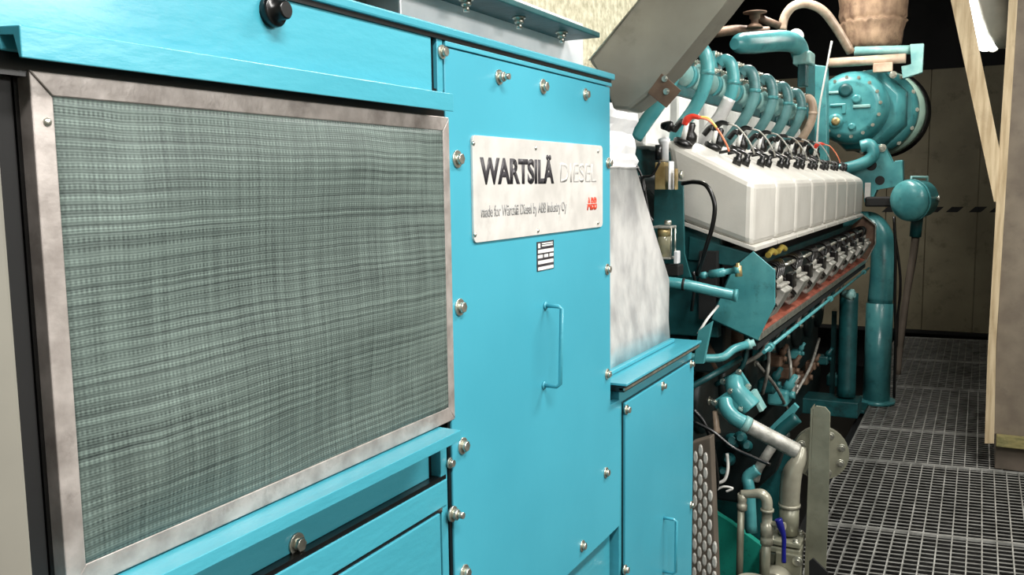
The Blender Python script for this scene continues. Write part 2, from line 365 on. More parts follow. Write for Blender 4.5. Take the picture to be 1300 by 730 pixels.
# added ceiling lamps (outside the view)
for i, (loc, sx, sy, en, colr) in enumerate(ADDED_LAMPS):
    L = thing('ceiling_lamp', ['ceiling strip lamp over the walkway beside the engine', 'ceiling strip lamp over the walkway beside the filter cabinet', 'ceiling strip lamp above the far end of the engine', 'ceiling strip lamp above the generator roof'][i], 'lamp', loc, 'ceiling strip lamps')
    x, y, z = loc
    MB().box((x - .14, y - .72, z + .02), (x + .14, y + .72, z + .09), bev=.01).build('housing', 'silver', L)
    MB().cyl((x, y - .5, z + .09), (x, y - .5, 3.7), .006).build('hanger', 'zinc', L); MB().cyl((x, y + .5, z + .09), (x, y + .5, 3.7), .006).build('hanger', 'zinc', L)
    ld = bpy.data.lights.new('lamp_light', 'AREA'); ld.shape = 'RECTANGLE'; ld.size = sx; ld.size_y = sy; ld.energy = en; ld.color = colr
    lo = bpy.data.objects.new('lamp_light', ld); COL.objects.link(lo); lo.parent = L; lo.location = (0, 0, .01)

L = thing('wall_lamp', 'long strip lamp on the wall opposite the filter cabinet', 'lamp', ADDED_WALL_LAMP[0])
x, y, z = ADDED_WALL_LAMP[0]
MB().box((x + .01, y - 1.35, z - .17), (x + .06, y + 1.35, z + .17), bev=.01).build('housing', 'silver', L)
ld = bpy.data.lights.new('lamp_light', 'AREA'); ld.shape = 'RECTANGLE'; ld.size = ADDED_WALL_LAMP[1]; ld.size_y = ADDED_WALL_LAMP[2]; ld.energy = ADDED_WALL_LAMP[3]; ld.color = ADDED_WALL_LAMP[4]
lo = bpy.data.objects.new('lamp_light', ld); COL.objects.link(lo); lo.parent = L; lo.rotation_euler = (0, math.radians(90), 0)
# ================================================================= GENERATOR ENCLOSURE
XF = -.75
G = thing('generator_enclosure', 'large teal sheet steel enclosure with air filter and bolted door at the left', 'enclosure', (-1.3, 1.2, 0))
def slab(pts, X, th, name, m, parent, bev=.0012, kind=None):
    P = [HX(a, b, X) for a, b in pts]
    return MB().prism(P, (-th, 0, 0), bev=bev).build(name, m, parent)
Yd0 = HX(567, 300, XF).y; Yd1 = HX(774.5, 300, XF).y; Yd2 = HX(787, 600, XF).y
mb = MB().box((-2.3, .55, .1), (-.845, 1.926, 1.725)); mb.build('body', 'teal_dark', G)
MB().box((-2.3, -.5, .1), (-.90, .548, 1.72)).build('side_recess', 'blackgap', G)  # black puts the shade of this recess into its colour
# upper panel
zt = HX(630, 65, XF).z
yU1 = HX(548, 80, XF).y
MB().prism([V((XF, -.3, 1.648)), V((XF, .49, 1.648)), V((XF, .49, 1.62)), V((XF, yU1, 1.62)), V((XF, yU1, zt - .004)), V((XF, -.3, zt - .004))], (-.04, 0, 0), bev=.002).build('upper_panel', 'teal', G)
MB().box((-.79, HX(555, 80, XF).y, 1.62), (XF, HX(562, 80, XF).y, zt - .004), bev=.001).build('seam_strip', 'teal', G)
mb = MB().box((-2.3, -.4, zt + .002), (-.742, Yd1 + .012, zt + .016), bev=.003); mb.build('top_cover', 'teal', G)
MB().box((-.79, -.3, zt - .0045), (-.747, Yd1, zt + .003)).build('seal_strip', 'black', G)
MB().box((-.80, .3, 1.60), (-.752, 1.215, 1.648)).build('ledge_seal', 'black', G)
MB().box((-.79, yU1 + .001, 1.62), (-.757, yU1 + .016, zt - .005)).build('joint_seal', 'black', G)  # black strip standing in for the shade in this seam
# drip ledge
A = HX(22, 36, -.725); B = HX(574, 139, -.725); zl1 = (A.z + HX(574, 117, -.725).z) / 2; zl0 = (HX(24, 78, -.725).z + B.z) / 2
print('ledge', A, B, zl0, zl1)
MB().prism([V((-.79, A.y, zl1 + .004)), V((-.722, A.y, zl1)), V((-.722, A.y, zl0)), V((-.726, A.y, zl0)), V((-.73, A.y, zl1 - .006)), V((-.79, A.y, zl1 - .004))], (0, B.y - A.y, 0), bev=.001).build('drip_ledge', 'teal', G)
# filter frame
fo = [HX(28, 91, XF), HX(571.5, 146, XF), HX(575, 536, XF), HX(95, 745, XF)]
y0, y1 = .514, 1.219; z1 = 1.606; z0 = 1.118; fw = .0215
fw2 = .019
def fbar(q, name='frame_bar'):
    return q
mb = MB()
mb.prism([V((XF + .001, y0, z1)), V((XF + .001, y1, z1)), V((XF + .001, y1 - fw2, z1 - fw)), V((XF + .001, y0 + fw, z1 - fw))], (-.022, 0, 0), bev=.0012)
mb.prism([V((XF + .001, y0, z0)), V((XF + .001, y1, z0)), V((XF + .001, y1 - fw2, z0 + fw * 1.1)), V((XF + .001, y0 + fw, z0 + fw * 1.1))], (-.022, 0, 0), bev=.0012)
mb.prism([V((XF + .001, y0, z0 + .001)), V((XF + .001, y0, z1 - .001)), V((XF + .001, y0 + fw, z1 - fw - .001)), V((XF + .001, y0 + fw, z0 + fw))], (-.022, 0, 0), bev=.0012)
mb.prism([V((XF + .001, y1, z0 + .001)), V((XF + .001, y1, z1 - .001)), V((XF + .001, y1 - fw2, z1 - fw - .001)), V((XF + .001, y1 - fw2, z0 + fw))], (-.022, 0, 0), bev=.0012)
ff = mb.build('filter_frame', 'alu', G)
ny, nz_ = 50, 36; grid = []
for j in range(nz_ + 1):
    row = []
    for i in range(ny + 1):
        u_, v_ = i / ny, j / nz_; e = min(1, 8 * min(u_, 1 - u_, v_, 1 - v_))
        bulge = e * (.003 * math.sin(7 * u_ + 3 * v_) + .003 * math.sin(11 * v_ - 4 * u_) + .003)
        row.append(V((XF - .004 + bulge, y0 + fw * .8 + (y1 - y0 - 1.5 * fw) * u_, z0 + fw * .8 + (z1 - z0 - 1.6 * fw) * v_)))
    grid.append(row)
fcl = MB().sheet(grid).build('filter_cloth', 'cloth', ff)
md = fcl.modifiers.new('solid', 'SOLIDIFY'); md.thickness = .004; md.offset = -1
bolt('rivet', V((XF + .001, y0 + .014, z1 - .045)), ff, name='rivet', scale=1.0)
# left recess cheek, its shade painted in black
MB().box((-.90, .49, .2), (-.765, .508, 1.64), bev=.002).build('recess_cheek', 'blackgap', G)
MB().box((-.80, y0 - .004, z0 - .004), (-.766, y1 + .003, z1 + .003)).build('frame_seal', 'black', G)
# sill under filter
C1 = HX(585, 543, -.712)
mb = MB(); zs = z0 - .002
mb.prism([V((-.79, .46, zs)), V((-.712, .46, zs - .001)), V((-.712, .46, zs - .018)), V((-.717, .46, zs - .018)), V((-.719, .46, zs - .006)), V((-.79, .46, zs - .006))], (0, C1.y - .46, 0), bev=.0008)
mb.build('sill_ledge', 'teal', G)
# lower panels  (dark line positions in z)
zl = HX(567, 607, XF).z; zl2 = HX(571, 642, XF).z; yL = HX(566, 610, XF).y
print('lower', zl, zl2, yL, HX(338, 726, XF), HX(557, 570, XF).y, HX(376, 690, XF))
MB().box((-.80, .5, zl + .0045), (-.768, HX(556, 570, XF).y, zs - .01), bev=.001).build('inspection_panel', 'teal', G)
MB().box((-.79, .5, zl2 + .003), (-.752, yL + .008, zl - .003), bev=.0015).build('middle_strip', 'teal', G)
MB().box((-.79, .5, .25), (-.75, HX(560, 700, XF).y, zl2 - .003), bev=.0015).build('lower_panel', 'teal', G)
MB().box((-.79, HX(563, 600, XF).y, .25), (-.755, HX(571, 600, XF).y, zs - .02), bev=.001).build('corner_strip', 'teal', G)
MB().box((-.80, .5, zl - .005), (-.7545, yL + .008, zl + .0042)).build('panel_seal', 'black', G)  # these black strips paint in the shade of the panel gaps
MB().box((-.83, HX(557, 590, XF).y, zl), (-.772, HX(562, 590, XF).y, zs - .01)).build('panel_seal', 'black', G)
MB().box((-.79, .5, zl2 - .005), (-.7535, HX(560, 700, XF).y + .012, zl2 + .0045)).build('panel_seal', 'black', G)
MB().box((-.79, HX(560, 700, XF).y, .25), (-.758, HX(563.5, 700, XF).y, zl2)).build('panel_seal', 'black', G)
MB().box((-.79, Yd0 - .004, .4), (-.7535, Yd0 + .006, zt - .02)).build('door_seal', 'black', G)  # black strip painting in the shade of the door seam
# door
ztop = HX(600, 68, XF).z
zst = .98
dpts = [V((XF, Yd0 + .004, .62)), V((XF, Yd0 + .004, ztop)), V((XF, Yd1, ztop)), V((XF, Yd1, zst)), V((XF, Yd2, zst)), V((XF, Yd2, HX(786, 668, XF).z)), V((XF, HX(769, 684, XF).y, HX(769, 684, XF).z)), V((XF, HX(719, 730, XF).y, HX(719, 730, XF).z)), V((XF, HX(719, 730, XF).y, .54)), V((XF, Yd0 + .004, .54))]
door = MB().prism(dpts[1:] , (-.02, 0, 0), bev=.0018).build('access_door', 'teal_door', G)
MB().box((-.84, Yd0, .2), (-.775, Yd2 - .005, 1.0)).build('lower_skirt', 'teal', G)
MB().box((-.79, Yd0 + .004, ztop + .001), (XF + .003, Yd1 + .004, zt - .005), bev=.001).build('door_header', 'teal', G)
MB().prism([V((XF - .012, Yd1 + .001, 1.60)), V((XF - .012, Yd1 + .001, 1.695)), V((XF - .012, Yd1 + .012, 1.68)), V((XF - .012, Yd1 + .012, 1.615))], (-.05, 0, 0), bev=.001).build('hinge_flap', 'teal', G)
for (a, b, k) in [(633, 98, 'stud'), (689, 110, 'hex'), (743, 120, 'hex'), (580, 202, 'hex'), (772, 207, 'hex'), (583, 390, 'hex'), (770.5, 342, 'hex'), (770.5, 475, 'hex'), (587, 566, 'hex'), (769, 600, 'hex'), (739, 693, 'hex'), (589, 727, 'hex'), (376, 690, 'hex'), (573, 652, 'stud')]:
    p = HX(a, b, XF); X = XF if (a, b) not in ((376, 690),) else -.768; p = p if X == XF else HX(a, b, X)
    sc = .9 if a > 700 or k == 'stud' else 1
    if a == 573: p = HX(a, b, XF); X = XF + .002
    bolt(k, (X, p.y, p.z), G, scale=sc)
p = HX(573, 588, XF); bolt('small', (XF - .003, p.y, p.z), G)
p = HX(560, 66, XF); bolt('small', (XF + .001, p.y, p.z), G, scale=1.2)
p = HX(343, 15, XF)
MB().lathe((XF, p.y, p.z), (1, 0, 0), [(0, .0185), (.009, .0185), (.011, .017), (.011, .011), (.024, .011), (.026, .009)], 20).build('rubber_knob', 'black', G)
# door handle
def handle(pa, pb, off, r, parent, name='handle'):
    a, b = HX(*pa, XF), HX(*pb, XF); o = V((off, 0, 0))
    mb = MB().tube([a, a + o * .8, a + o + (b - a) * .03, a + o + (b - a) * .5, b + o + (a - b) * .03, b + o * .8, b], r, 10, smooth=False)
    for q in (a, b): mb.lathe(q, (1, 0, 0), [(0, r * 2), (.003, r * 2), (.0035, r)], 12)
    return mb.build(name, 'teal', parent)
handle((692, 388), (690, 489), .036, .0042, door)
# nameplate
def rrect(Y0, Y1, Z0, Z1, r, X, n=4):
    P = []
    for (cy, cz, a) in ((Y1 - r, Z1 - r, 0), (Y0 + r, Z1 - r, 90), (Y0 + r, Z0 + r, 180), (Y1 - r, Z0 + r, 270)):
        for k in range(n + 1):
            t_ = math.radians(a + 90 * k / n); P.append(V((X, cy + r * math.cos(t_), cz + r * math.sin(t_))))
    return P
nY0, nY1, nZ0, nZ1 = 1.286, 1.860, 1.403, 1.5815
NP = MB().prism(rrect(nY0, nY1, nZ0, nZ1, .01, XF + .004), (-.004, 0, 0), bev=.0004).build('nameplate', 'plate', G)
XT = XF + .004
def py_(px, py, X=XT): q = HX(px, py, X); return q.y, q.z
Y0_, Z1_ = py_(609, 200); Y1_, _ = py_(703, 215); _, Z0_ = py_(609, 235)
zb = (HX(609, 235, XT).z + HX(700, 233, XT).z) / 2; ztp = (HX(609, 201, XT).z + HX(690, 207, XT).z) / 2
textmesh('lettering', 'WARTSILÄ', 'ink', Y0_, Y1_, zb, ztp + .014, XT, NP, bold=.04)
textmesh('faded_lettering', 'DIESEL', 'inkfaint', HX(711, 220, XT).y, HX(757, 220, XT).y, zb + .002, ztp, XT, NP, bold=.01, depth=.0001)
q0 = HX(611, 280, XT); q1 = HX(719, 264, XT)
textmesh('small_lettering', 'made for Wärtsilä Diesel by ABB Industry Oy', 'inkgrey', q0.y, q1.y, q1.z - .012, q1.z + .014, XT, NP, bold=.012)
r0 = HX(745, 267, XT); r1 = HX(757.5, 250, XT)
textmesh('logo', 'ABB', 'inkred', r0.y, r1.y, r0.z, r1.z, XT, NP, bold=.045)
# the white hairline cuts of the logo
zc = (r0.z + r1.z) / 2
MB().box((XT + .0006, r0.y, zc - .0006), (XT + .0010, r1.y, zc + .0006)).build('logo_cut', 'plate', NP)
for a, b in ((601, 182), (680, 188), (759, 192), (603, 298), (683, 293), (759, 283)):
    p = HX(a, b, XT); bolt('rivet', (XT, p.y, p.z), NP, name='rivet')
# rating label
l0 = HX(682, 345, XF + .001); l1 = HX(703, 305, XF + .001)
LB = MB().box((XF, l0.y, l0.z), (XF + .0012, l1.y, l1.z + .001), bev=.0002).build('rating_label', 'ink', G)
mb = MB(); hh = l1.z - l0.z; dy = l1.y - l0.y
def fl(u0, u1, v0, v1): mb.box((XF + .0012, l0.y + dy * u0, l0.z + hh * v0), (XF + .0016, l0.y + dy * u1, l0.z + hh * v1))
fl(.05, .95, .03, .14); fl(.05, .95, .24, .36); fl(.04, .32, .45, .56); fl(.40, .64, .45, .56); fl(.72, .96, .45, .56); fl(.05, .97, .62, .74); fl(.28, .92, .84, .89); fl(.28, .92, .92, .96); fl(.06, .18, .80, .96)
mb.build('label_fields', 'white', LB)

# ================================================================= LEFT COLUMN
e = HX(24, 478, -.66)
tag(MB().box((-.74, -.9, 0), (-.66, e.y, 2.3), bev=.004).build('steel_column', 'column'), 'beige painted steel column at the left edge of the view', 'column')

# ================================================================= TERMINAL CABINET
T = thing('terminal_cabinet', 'low teal cabinet with a bolted door and ledge beside the tall enclosure', 'cabinet', (-1.0, 2.3, 0))
zT = HX(779, 492, XF).z; yT1 = 2.598
print('T', zT, HX(879, 441, XF))
yT0 = Yd2 + .006
ztc = 1.022
MB().box((-1.4, yT0, .1), (XF - .004, yT1, ztc - .01), bev=.002).build('body', 'teal', T)
tp0 = HX(775, 489, -.715); tp1 = HX(891, 427, -.715); print('tp', tp0, tp1)
MB().box((-1.4, Yd1 + .016, ztc + .004), (-.715, tp1.y, ztc + .010), bev=.001).build('top_plate', 'teal', T)
MB().box((-1.39, Yd1 + .018, ztc - .012), (-.722, tp1.y - .01, ztc + .004), bev=.002).build('rubber_seal', 'black', T)
MB().box((-.735, Yd1 + .018, ztc - .008), (-.7195, tp1.y - .006, ztc - .001), bev=.001).build('clamp_strip', 'zinc', T)
y2 = HX(792, 600, XF).y; z2 = (HX(792, 511, XF).z + HX(877, 459, XF).z) / 2
MB().box((XF - .006, y2 - .006, .14), (XF - .002, yT1 - .002, z2 + .004)).build('door_seal', 'black', T)  # black sheet darkens the seam round this door like shade
td = MB().box((XF - .003, y2, .15), (XF + .004, yT1 - .003, z2), bev=.0015).build('cabinet_door', 'teal_door', T)
for a, b in ((795, 520), (841, 490), (793, 723), (877, 641), (877, 462)):
    p = HX(a, b, XF + .004); bolt('small', (XF + .004, min(p.y, yT1 - .016), p.z), td, scale=1.35)
handle((841, 657), (840, 725), .040, .0042, td)

# ================================================================= FOIL BOOT on terminal cabinet
bx = -.79
w0 = HX(851, 428, bx); w1 = HX(849, 355, bx - .02); w2 = HX(808, 214, bx - .03); w3 = HX(808, 146, bx - .03); print('boot', w0, w1, w2, w3)
rs = []
def ring(z, ya, yb, xa, xb, n=6):
    P = []; cs = [(xb, ya), (xb, yb), (xa, yb), (xa, ya)]
    for k in range(4):
        a, b = cs[k], cs[(k + 1) % 4]
        for i in range(n): t_ = i / n; P.append(V((a[0] + (b[0] - a[0]) * t_, a[1] + (b[1] - a[1]) * t_, z)))
    return P
prof = [(ztc + .0115, w0.y, bx), (1.10, w0.y - .005, bx - .004), (w1.z, w1.y, bx - .02), ((w1.z + w2.z) / 2, (w1.y + w2.y) / 2, bx - .025), (w2.z, w2.y, bx - .03), (w2.z + .004, w2.y + .006, bx - .024)]
for i, (z, yb, x) in enumerate(prof):
    r = ring(z, 1.97, yb, -1.28, x)
    if 0 < i: r = [p + V((random.uniform(-.003, .003), random.uniform(-.003, .003), 0)) for p in r]
    rs.append(r)
FLAT = True
FB = thing('foil_wrapped_boot', 'silver foil wrapped tapering boot standing on the low teal cabinet', 'duct boot', (-1.0, 2.2, ztc))
MB().rings(rs).build('tapered_wrap', 'foil', FB)
rs = []
zz = w2.z + .004
N_ = 9
for i in range(N_ + 1):
    z = zz + (w3.z + .02 - zz) * i / N_; k = math.sin(i * 1.9) * .004 - (.008 if i in (4, 5) else 0)
    r = ring(z, 1.97, w3.y + k, -1.22, bx - .03 + k, 8)
    rs.append([p + V((random.uniform(-.002, .002), random.uniform(-.003, .003), random.uniform(-.003, .003) if 0 < i < N_ else 0)) for p in r])
o = MB().rings(rs).build('collar_wrap', 'silver', FB)
for f in o.data.polygons: f.use_smooth = False
MB().box((-1.29, 1.975, ztc + .011), (bx + .012, w0.y + .006, ztc + .022), bev=.003).build('base_flange', 'teal', FB)

# ================================================================= ABOVE THE ENCLOSURE
RH = thing('roof_duct_box', 'bright metal duct box with overhanging teal flange on the enclosure roof', 'duct', (-1.3, 1.5, zt + .016))
q = HX(741, 70, -.80); q0 = HX(508, 10, -.80); print('duct', q, q0)
zc0 = zt + .017
qt = HX(741, 48, -.80).z
MB().box((-1.6, q0.y, zc0), (-.80, q.y, qt + .03), bev=.003).build('side_sheet', 'silver', RH)
MB().box((-1.6, .2, zc0), (-.86, q0.y - .003, qt + .03), bev=.003).build('rear_sheet', 'duct', RH)
fz = HX(762, 48, -.72); fz2 = HX(560, -4, -.72); print('flange', fz, fz2)
MB().box((-1.7, .45, fz.z), (-.72, fz.y, fz.z + .011), bev=.002).build('flange', 'teal_dark', RH)
MB().box((-1.7, .45, fz.z + .011), (-1.0, fz.y, fz.z + .05), bev=.002).build('flange_web', 'teal_dark', RH)
for a, b in ((592, 14), (659, 33), (713, 48)):
    p = HX(a, b, -.76); bolt('stud', (-.76, p.y, fz.z), RH, axis='-z', scale=.85)
for a, b in ((556, 17), (626, 38), (683, 53), (719, 60)):
    p = HX(a, b, -.80); MB().lathe((-.80, p.y, qt + .012), (1, 0, 0), [(0, .012), (.004, .012), (.006, .008)], 12).build('weld_tab', 'teal_pale', RH)
# lagged duct
i0 = HX(640, -30, -1.1); i1 = HX(800, 60, -1.1)
zb_ = fz.z + .053
mb = MB().prism([V((-1.15, y, z)) for y, z in ((.9, zb_), (2.86, zb_), (2.86, 1.90), (3.3, 1.90), (3.3, 2.9), (.9, 2.9))], (-.7, 0, 0), bev=.03)
tag(mb.build('lagged_duct', 'lagging'), 'cream cloth lagged duct rising above the roof flange', 'duct')
# ================================================================= DIAGONAL DUCT
DD = thing('slanted_duct', 'wide grey sheet metal duct slanting up to the right above the foil boot', 'duct', HY(800, 130, 2.0))
YD = 1.99
pts = [(746, 78), (775, 104), (776, 139), (798, 141), (822, 122), (850, 91), (916, 10), (990, -83), (880, -83), (812, 0)]
P = [HY(a, b, YD) for a, b in pts]
MB().prism(P, (0, .10, 0), bev=.010).build('sheet', 'duct', DD)
P1 = [HY(a, b, YD - .012) for a, b in ((812, 0), (748, 76), (744, 80), (806, 0))]
MB().prism([HY(a, b, YD - .006) for a, b in ((813, -2), (748, 77), (746, 76), (811, -2))], (0, .02, 0), bev=.002).build('edge_seam', 'zinc', DD)
MB().hull([HY(a, b, YD - .016) for a, b in ((840, 93), (865, 115), (846, 137), (822, 118))], [HY(a, b, YD - .002) for a, b in ((840, 93), (865, 115), (846, 137), (822, 118))], bev=.001).build('clamp_plate', 'rust', DD)
for a, b in ((844, 100), (846, 116)):
    bolt('small', HY(a, b, YD - .016), DD, axis='-y', scale=.8)

# ================================================================= DIAMOND PLATE GUARD
KG = thing('checker_plate_guard', 'bare checker plate guard strip standing beside the low teal cabinet', 'guard', (-.8, 2.75, 0))
YK = 2.75
k0, k1, k2, k3 = HY(876, 563, YK), HY(902, 555, YK), HY(913, 735, YK), HY(876, 735, YK)
MB().prism([k0, k1, k2 + V((.01, 0, -.35)), k3 + V((0, 0, -.35))], (0, .05, 0), bev=.004).build('plate', 'plinth', KG)
mb = MB()
for r_ in range(36):
    for c_ in range(5):
        z = k0.z - .018 - r_ * .0245; x = k0.x + .002 + c_ * .033 + (.0165 if r_ % 2 else 0)
        xm = k1.x + (k2.x - k1.x) * (k0.z - z) / (k0.z - k2.z) - .008
        if x > xm or z < k2.z - .06: continue
        hw, hz = .0086, .0225; c = V((x, YK, z))
        n_ = 10; rim = []
        for k in range(n_):
            a = 2 * math.pi * k / n_; rim.append(c + V((hw * math.copysign(abs(math.cos(a)) ** 1.2, math.cos(a)), .001, hz * math.copysign(abs(math.sin(a)) ** .8, math.sin(a)))))
        vs = [mb.bm.verts.new(p) for p in rim]; v2 = [mb.bm.verts.new(c + (p - c) * .62 + V((0, -.0035, 0))) for p in rim]
        for i in range(n_): mb.bm.faces.new([vs[i], vs[(i + 1) % n_], v2[(i + 1) % n_], v2[i]])
        mb.bm.faces.new(v2)
mb.build('raised_pattern', 'cover', KG)

# ================================================================= ENGINE
YN = 3.058; PIT = .397; NC = 8
E_ = thing('gas_engine', 'large teal V engine with a row of pale cast cylinder covers', 'engine', (-1.5, 4.6, 0))
YF = YN + NC * PIT
# crankcase block
mb = MB()
sec = [(-.93, .35), (-.93, .95), (-.80, 1.03), (-.90, 1.30), (-1.10, 1.50), (-1.45, 1.60), (-1.9, 1.50), (-2.1, 1.25), (-2.1, .35)]
mb.prism([V((x, YN + .06, z)) for x, z in sec], (0, YF - YN - .1, 0), bev=.01)
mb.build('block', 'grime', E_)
# cylinder covers
A_, B_, C_, D_ = HY(852, 178, YN), HY(958, 230, YN), HY(955.5, 315, YN), HY(868, 283, YN)
for i in range(NC):
    y = YN + i * PIT; L_ = PIT - .016
    Q = [V((A_.x - .02, y, A_.z + .01)), V((B_.x, y, B_.z)), V((C_.x, y, C_.z)), V((D_.x - .02, y, D_.z + .01))]
    if i == 0:
        mb = MB().prism(Q, (0, L_, 0)); fs = list(mb.bm.faces); mb._bev(fs, .026, 3)
        for f in mb.bm.faces: f.smooth = False
        lip = [V((C_.x + .008, y + .004, C_.z + .003)), V((C_.x + .008, y + .004, C_.z - .012)), V((D_.x - .02, y + .004, D_.z - .004)), V((D_.x - .02, y + .004, D_.z + .01))]
        mb.prism(lip, (0, L_ - .004, 0), bev=.002)
        cv = mb.build('cylinder_cover', 'cover', E_, origin=(-.8, y, 1.3))
    else: inst(cv, (-.8, y, 1.3), E_)
# black caps row on the covers' upper edge : knobs + clips
kn = None
e0 = HX(929, 200, -.80); print('knob', e0)
def top_at(x):   # height of the cover's top face at x
    return A_.z + (B_.z - A_.z) * (x - A_.x) / (B_.x - A_.x)
for i in range(NC):
    for j in range(2):
        x = -.800; y = YN + .345 + (i - 0) * PIT + j * .13 - .10
        if i == 0 and j == 0: pass
        p = V((x, y, top_at(x) - .004))
        if kn is None:
            mb = MB(); mb.lathe(p, (.3, 0, 1), [(0, .017), (.028, .017), (.030, .012), (.034, .011), (.046, .011), (.048, .006)], 14)
            mb.tube([p + V((.01, 0, .04)), p + V((-.02, .02, .055)), p + V((-.07, .03, .05))], .006, 8)
            kn = mb.build('cover_knob', 'black', E_, origin=p)
        else: inst(kn, p, E_)
# ignition coils/plug caps
d0 = HX(868, 178, -.955); print('plug', d0)
c1 = None
for i in range(NC):
    y = YN + .03 + i * PIT; p = V((-.94, y, top_at(-.94) - .004)); n_ = V((.45, 0, .9)).normalized()
    if c1 is None:
        mb = MB().lathe(p, n_, [(0, .030), (.006, .036), (.016, .036), (.022, .026), (.024, .012)], 20)
        c1 = mb.build('rubber_cap', 'black', E_, origin=p)
        c2_ = MB().lathe(p, (.25, -.05, 1), [(.02, .0095), (.085, .0085)], 12).build('spark_plug_stem', 'white', E_, origin=p)
        mb = MB().lathe(p + V((.0, .085, .0)), (.1, 0, 1), [(0, .014), (.02, .026), (.04, .026), (.055, .014), (.075, .018), (.085, .012)], 14)
        mb.tube([p + V((0, .085, .07)), p + V((-.03, .10, .09)), p + V((-.06, .10, .06))], .012, 8)
        c3_ = mb.build('coil_connector', 'black', E_, origin=p)
    else:
        inst(c1, p, E_); inst(c2_, p, E_); inst(c3_, p, E_)
    s0 = p + V((.02, -.004, .083))
    mb = MB().tube([s0 - V((.008, 0, .012)), s0 + V((0, 0, .006)), s0 + V((.02, .0, .016)), s0 + V((.045, .0, .010))], [.012, .014, .010, .007], 10)
    o = mb.build('spark_plug_boot', 'red' if i in (0, 7) else 'black', E_)
    if i in (0, 7): o['label'] = 'red elbow boot'
    s1 = s0 + V((.045, .0, .010))
    lead = [s1, s1 + V((.03, .005, -.01)), s1 + V((.06, .02, -.045)), s1 + V((.085, .03, -.09)), s1 + V((.09, .05, -.115))]
    o = MB().tube(lead, .0035, 7).build('ignition_lead', 'orange' if i in (0, 7) else 'castgrey', E_)
    if i in (0, 7):
        o['label'] = 'orange lead'
    if i == 0:
        MB().tube([s1 + V((0, .004, .004)), s1 + V((.03, .008, -.004)), s1 + V((.055, .014, -.035))], .004, 7).build('yellow_sleeve', 'yellow', E_)
# ---- open ignition trough under the covers
h = [HY(a, b, YN - .02) for a, b in ((956, 319), (984, 343), (984, 387), (962, 432), (903, 405), (931, 340))]
MB().prism(h, (0, .006, 0), bev=.0015).build('trough_end_plate', 'teal_eng', E_)
mb = MB(); LT = YF - YN + .04; y_ = YN - .014
def strip(a, b, th=.005):
    n = (b - a).cross(V((0, 1, 0))).normalized() * th
    mb.prism([V((a.x, y_, a.z)), V((b.x, y_, b.z)), V((b.x + n.x, y_, b.z + n.z)), V((a.x + n.x, y_, a.z + n.z))], (0, LT, 0))
strip(h[3], h[4]); strip(h[4], h[5])
mb.build('trough_shell', 'teal_dark', E_)
fa, fb = h[3] + V((-.004, 0, .010)), h[4] + V((.004, 0, .010))
MB().prism([V((fa.x, y_, fa.z)), V((fb.x, y_, fb.z)), V((fb.x, y_, fb.z + .004)), V((fa.x, y_, fa.z + .004))], (0, LT, 0)).build('trough_floor', 'redpaint', E_)
MB().prism([V((h[3].x + .006, y_, h[3].z - .002)), V((h[3].x + .006, y_, h[3].z + .02)), V((h[3].x, y_, h[3].z + .02)), V((h[3].x, y_, h[3].z - .002))], (0, LT, 0), bev=.001).build('trough_lip', 'zinc', E_)
MB().tube([V((h[3].x + .02, y_, h[3].z - .04)), V((h[3].x + .02, y_ + LT, h[3].z - .04))], .007, 10, smooth=False).build('trough_rail', 'teal_eng', E_)
MB().box((h[3].x - .06, y_, h[3].z - .035), (h[3].x - .002, y_ + LT, h[3].z - .012)).build('trough_beam', 'blackgap', E_)
for k in range(3):
    y = y_ + .1 + k * 1.42; MB().lathe((h[3].x + .02, y, h[3].z - .04), (0, 1, 0), [(-.02, .014), (.02, .014)], 14).build('rail_clamp', 'teal_eng', E_)
# back plate of trough dark
MB().box((-.86, y_, 1.02), (-.80, y_ + LT, 1.26)).build('trough_back', 'blackgap', E_)
# far end plate; a black patch paints in the dark of its slotted hole
hf = [V((p.x, YF + .02, p.z)) for p in h]
MB().prism(hf, (0, .008, 0), bev=.001).build('trough_far_plate', 'rust', E_)
mb = MB()
for a, b in ((hf[0], hf[1]), (hf[1], hf[2]), (hf[2], hf[3])):
    n = (b - a).cross(V((0, 1, 0))).normalized() * .006
    mb.prism([a + V((0, -.03, 0)), b + V((0, -.03, 0)), b + n + V((0, -.03, 0)), a + n + V((0, -.03, 0))], (0, .03, 0))
mb.build('far_plate_rim', 'zinc', E_)
MB().prism([V((-.70 + .022 * math.cos(a) + .0, YF + .018, 1.11 + .022 * math.sin(a) + (.05 if math.sin(a) > 0 else -.03))) for a in [math.pi * 2 * k / 14 for k in range(14)]], (0, -.002, 0)).build('slot_gasket', 'black', E_)
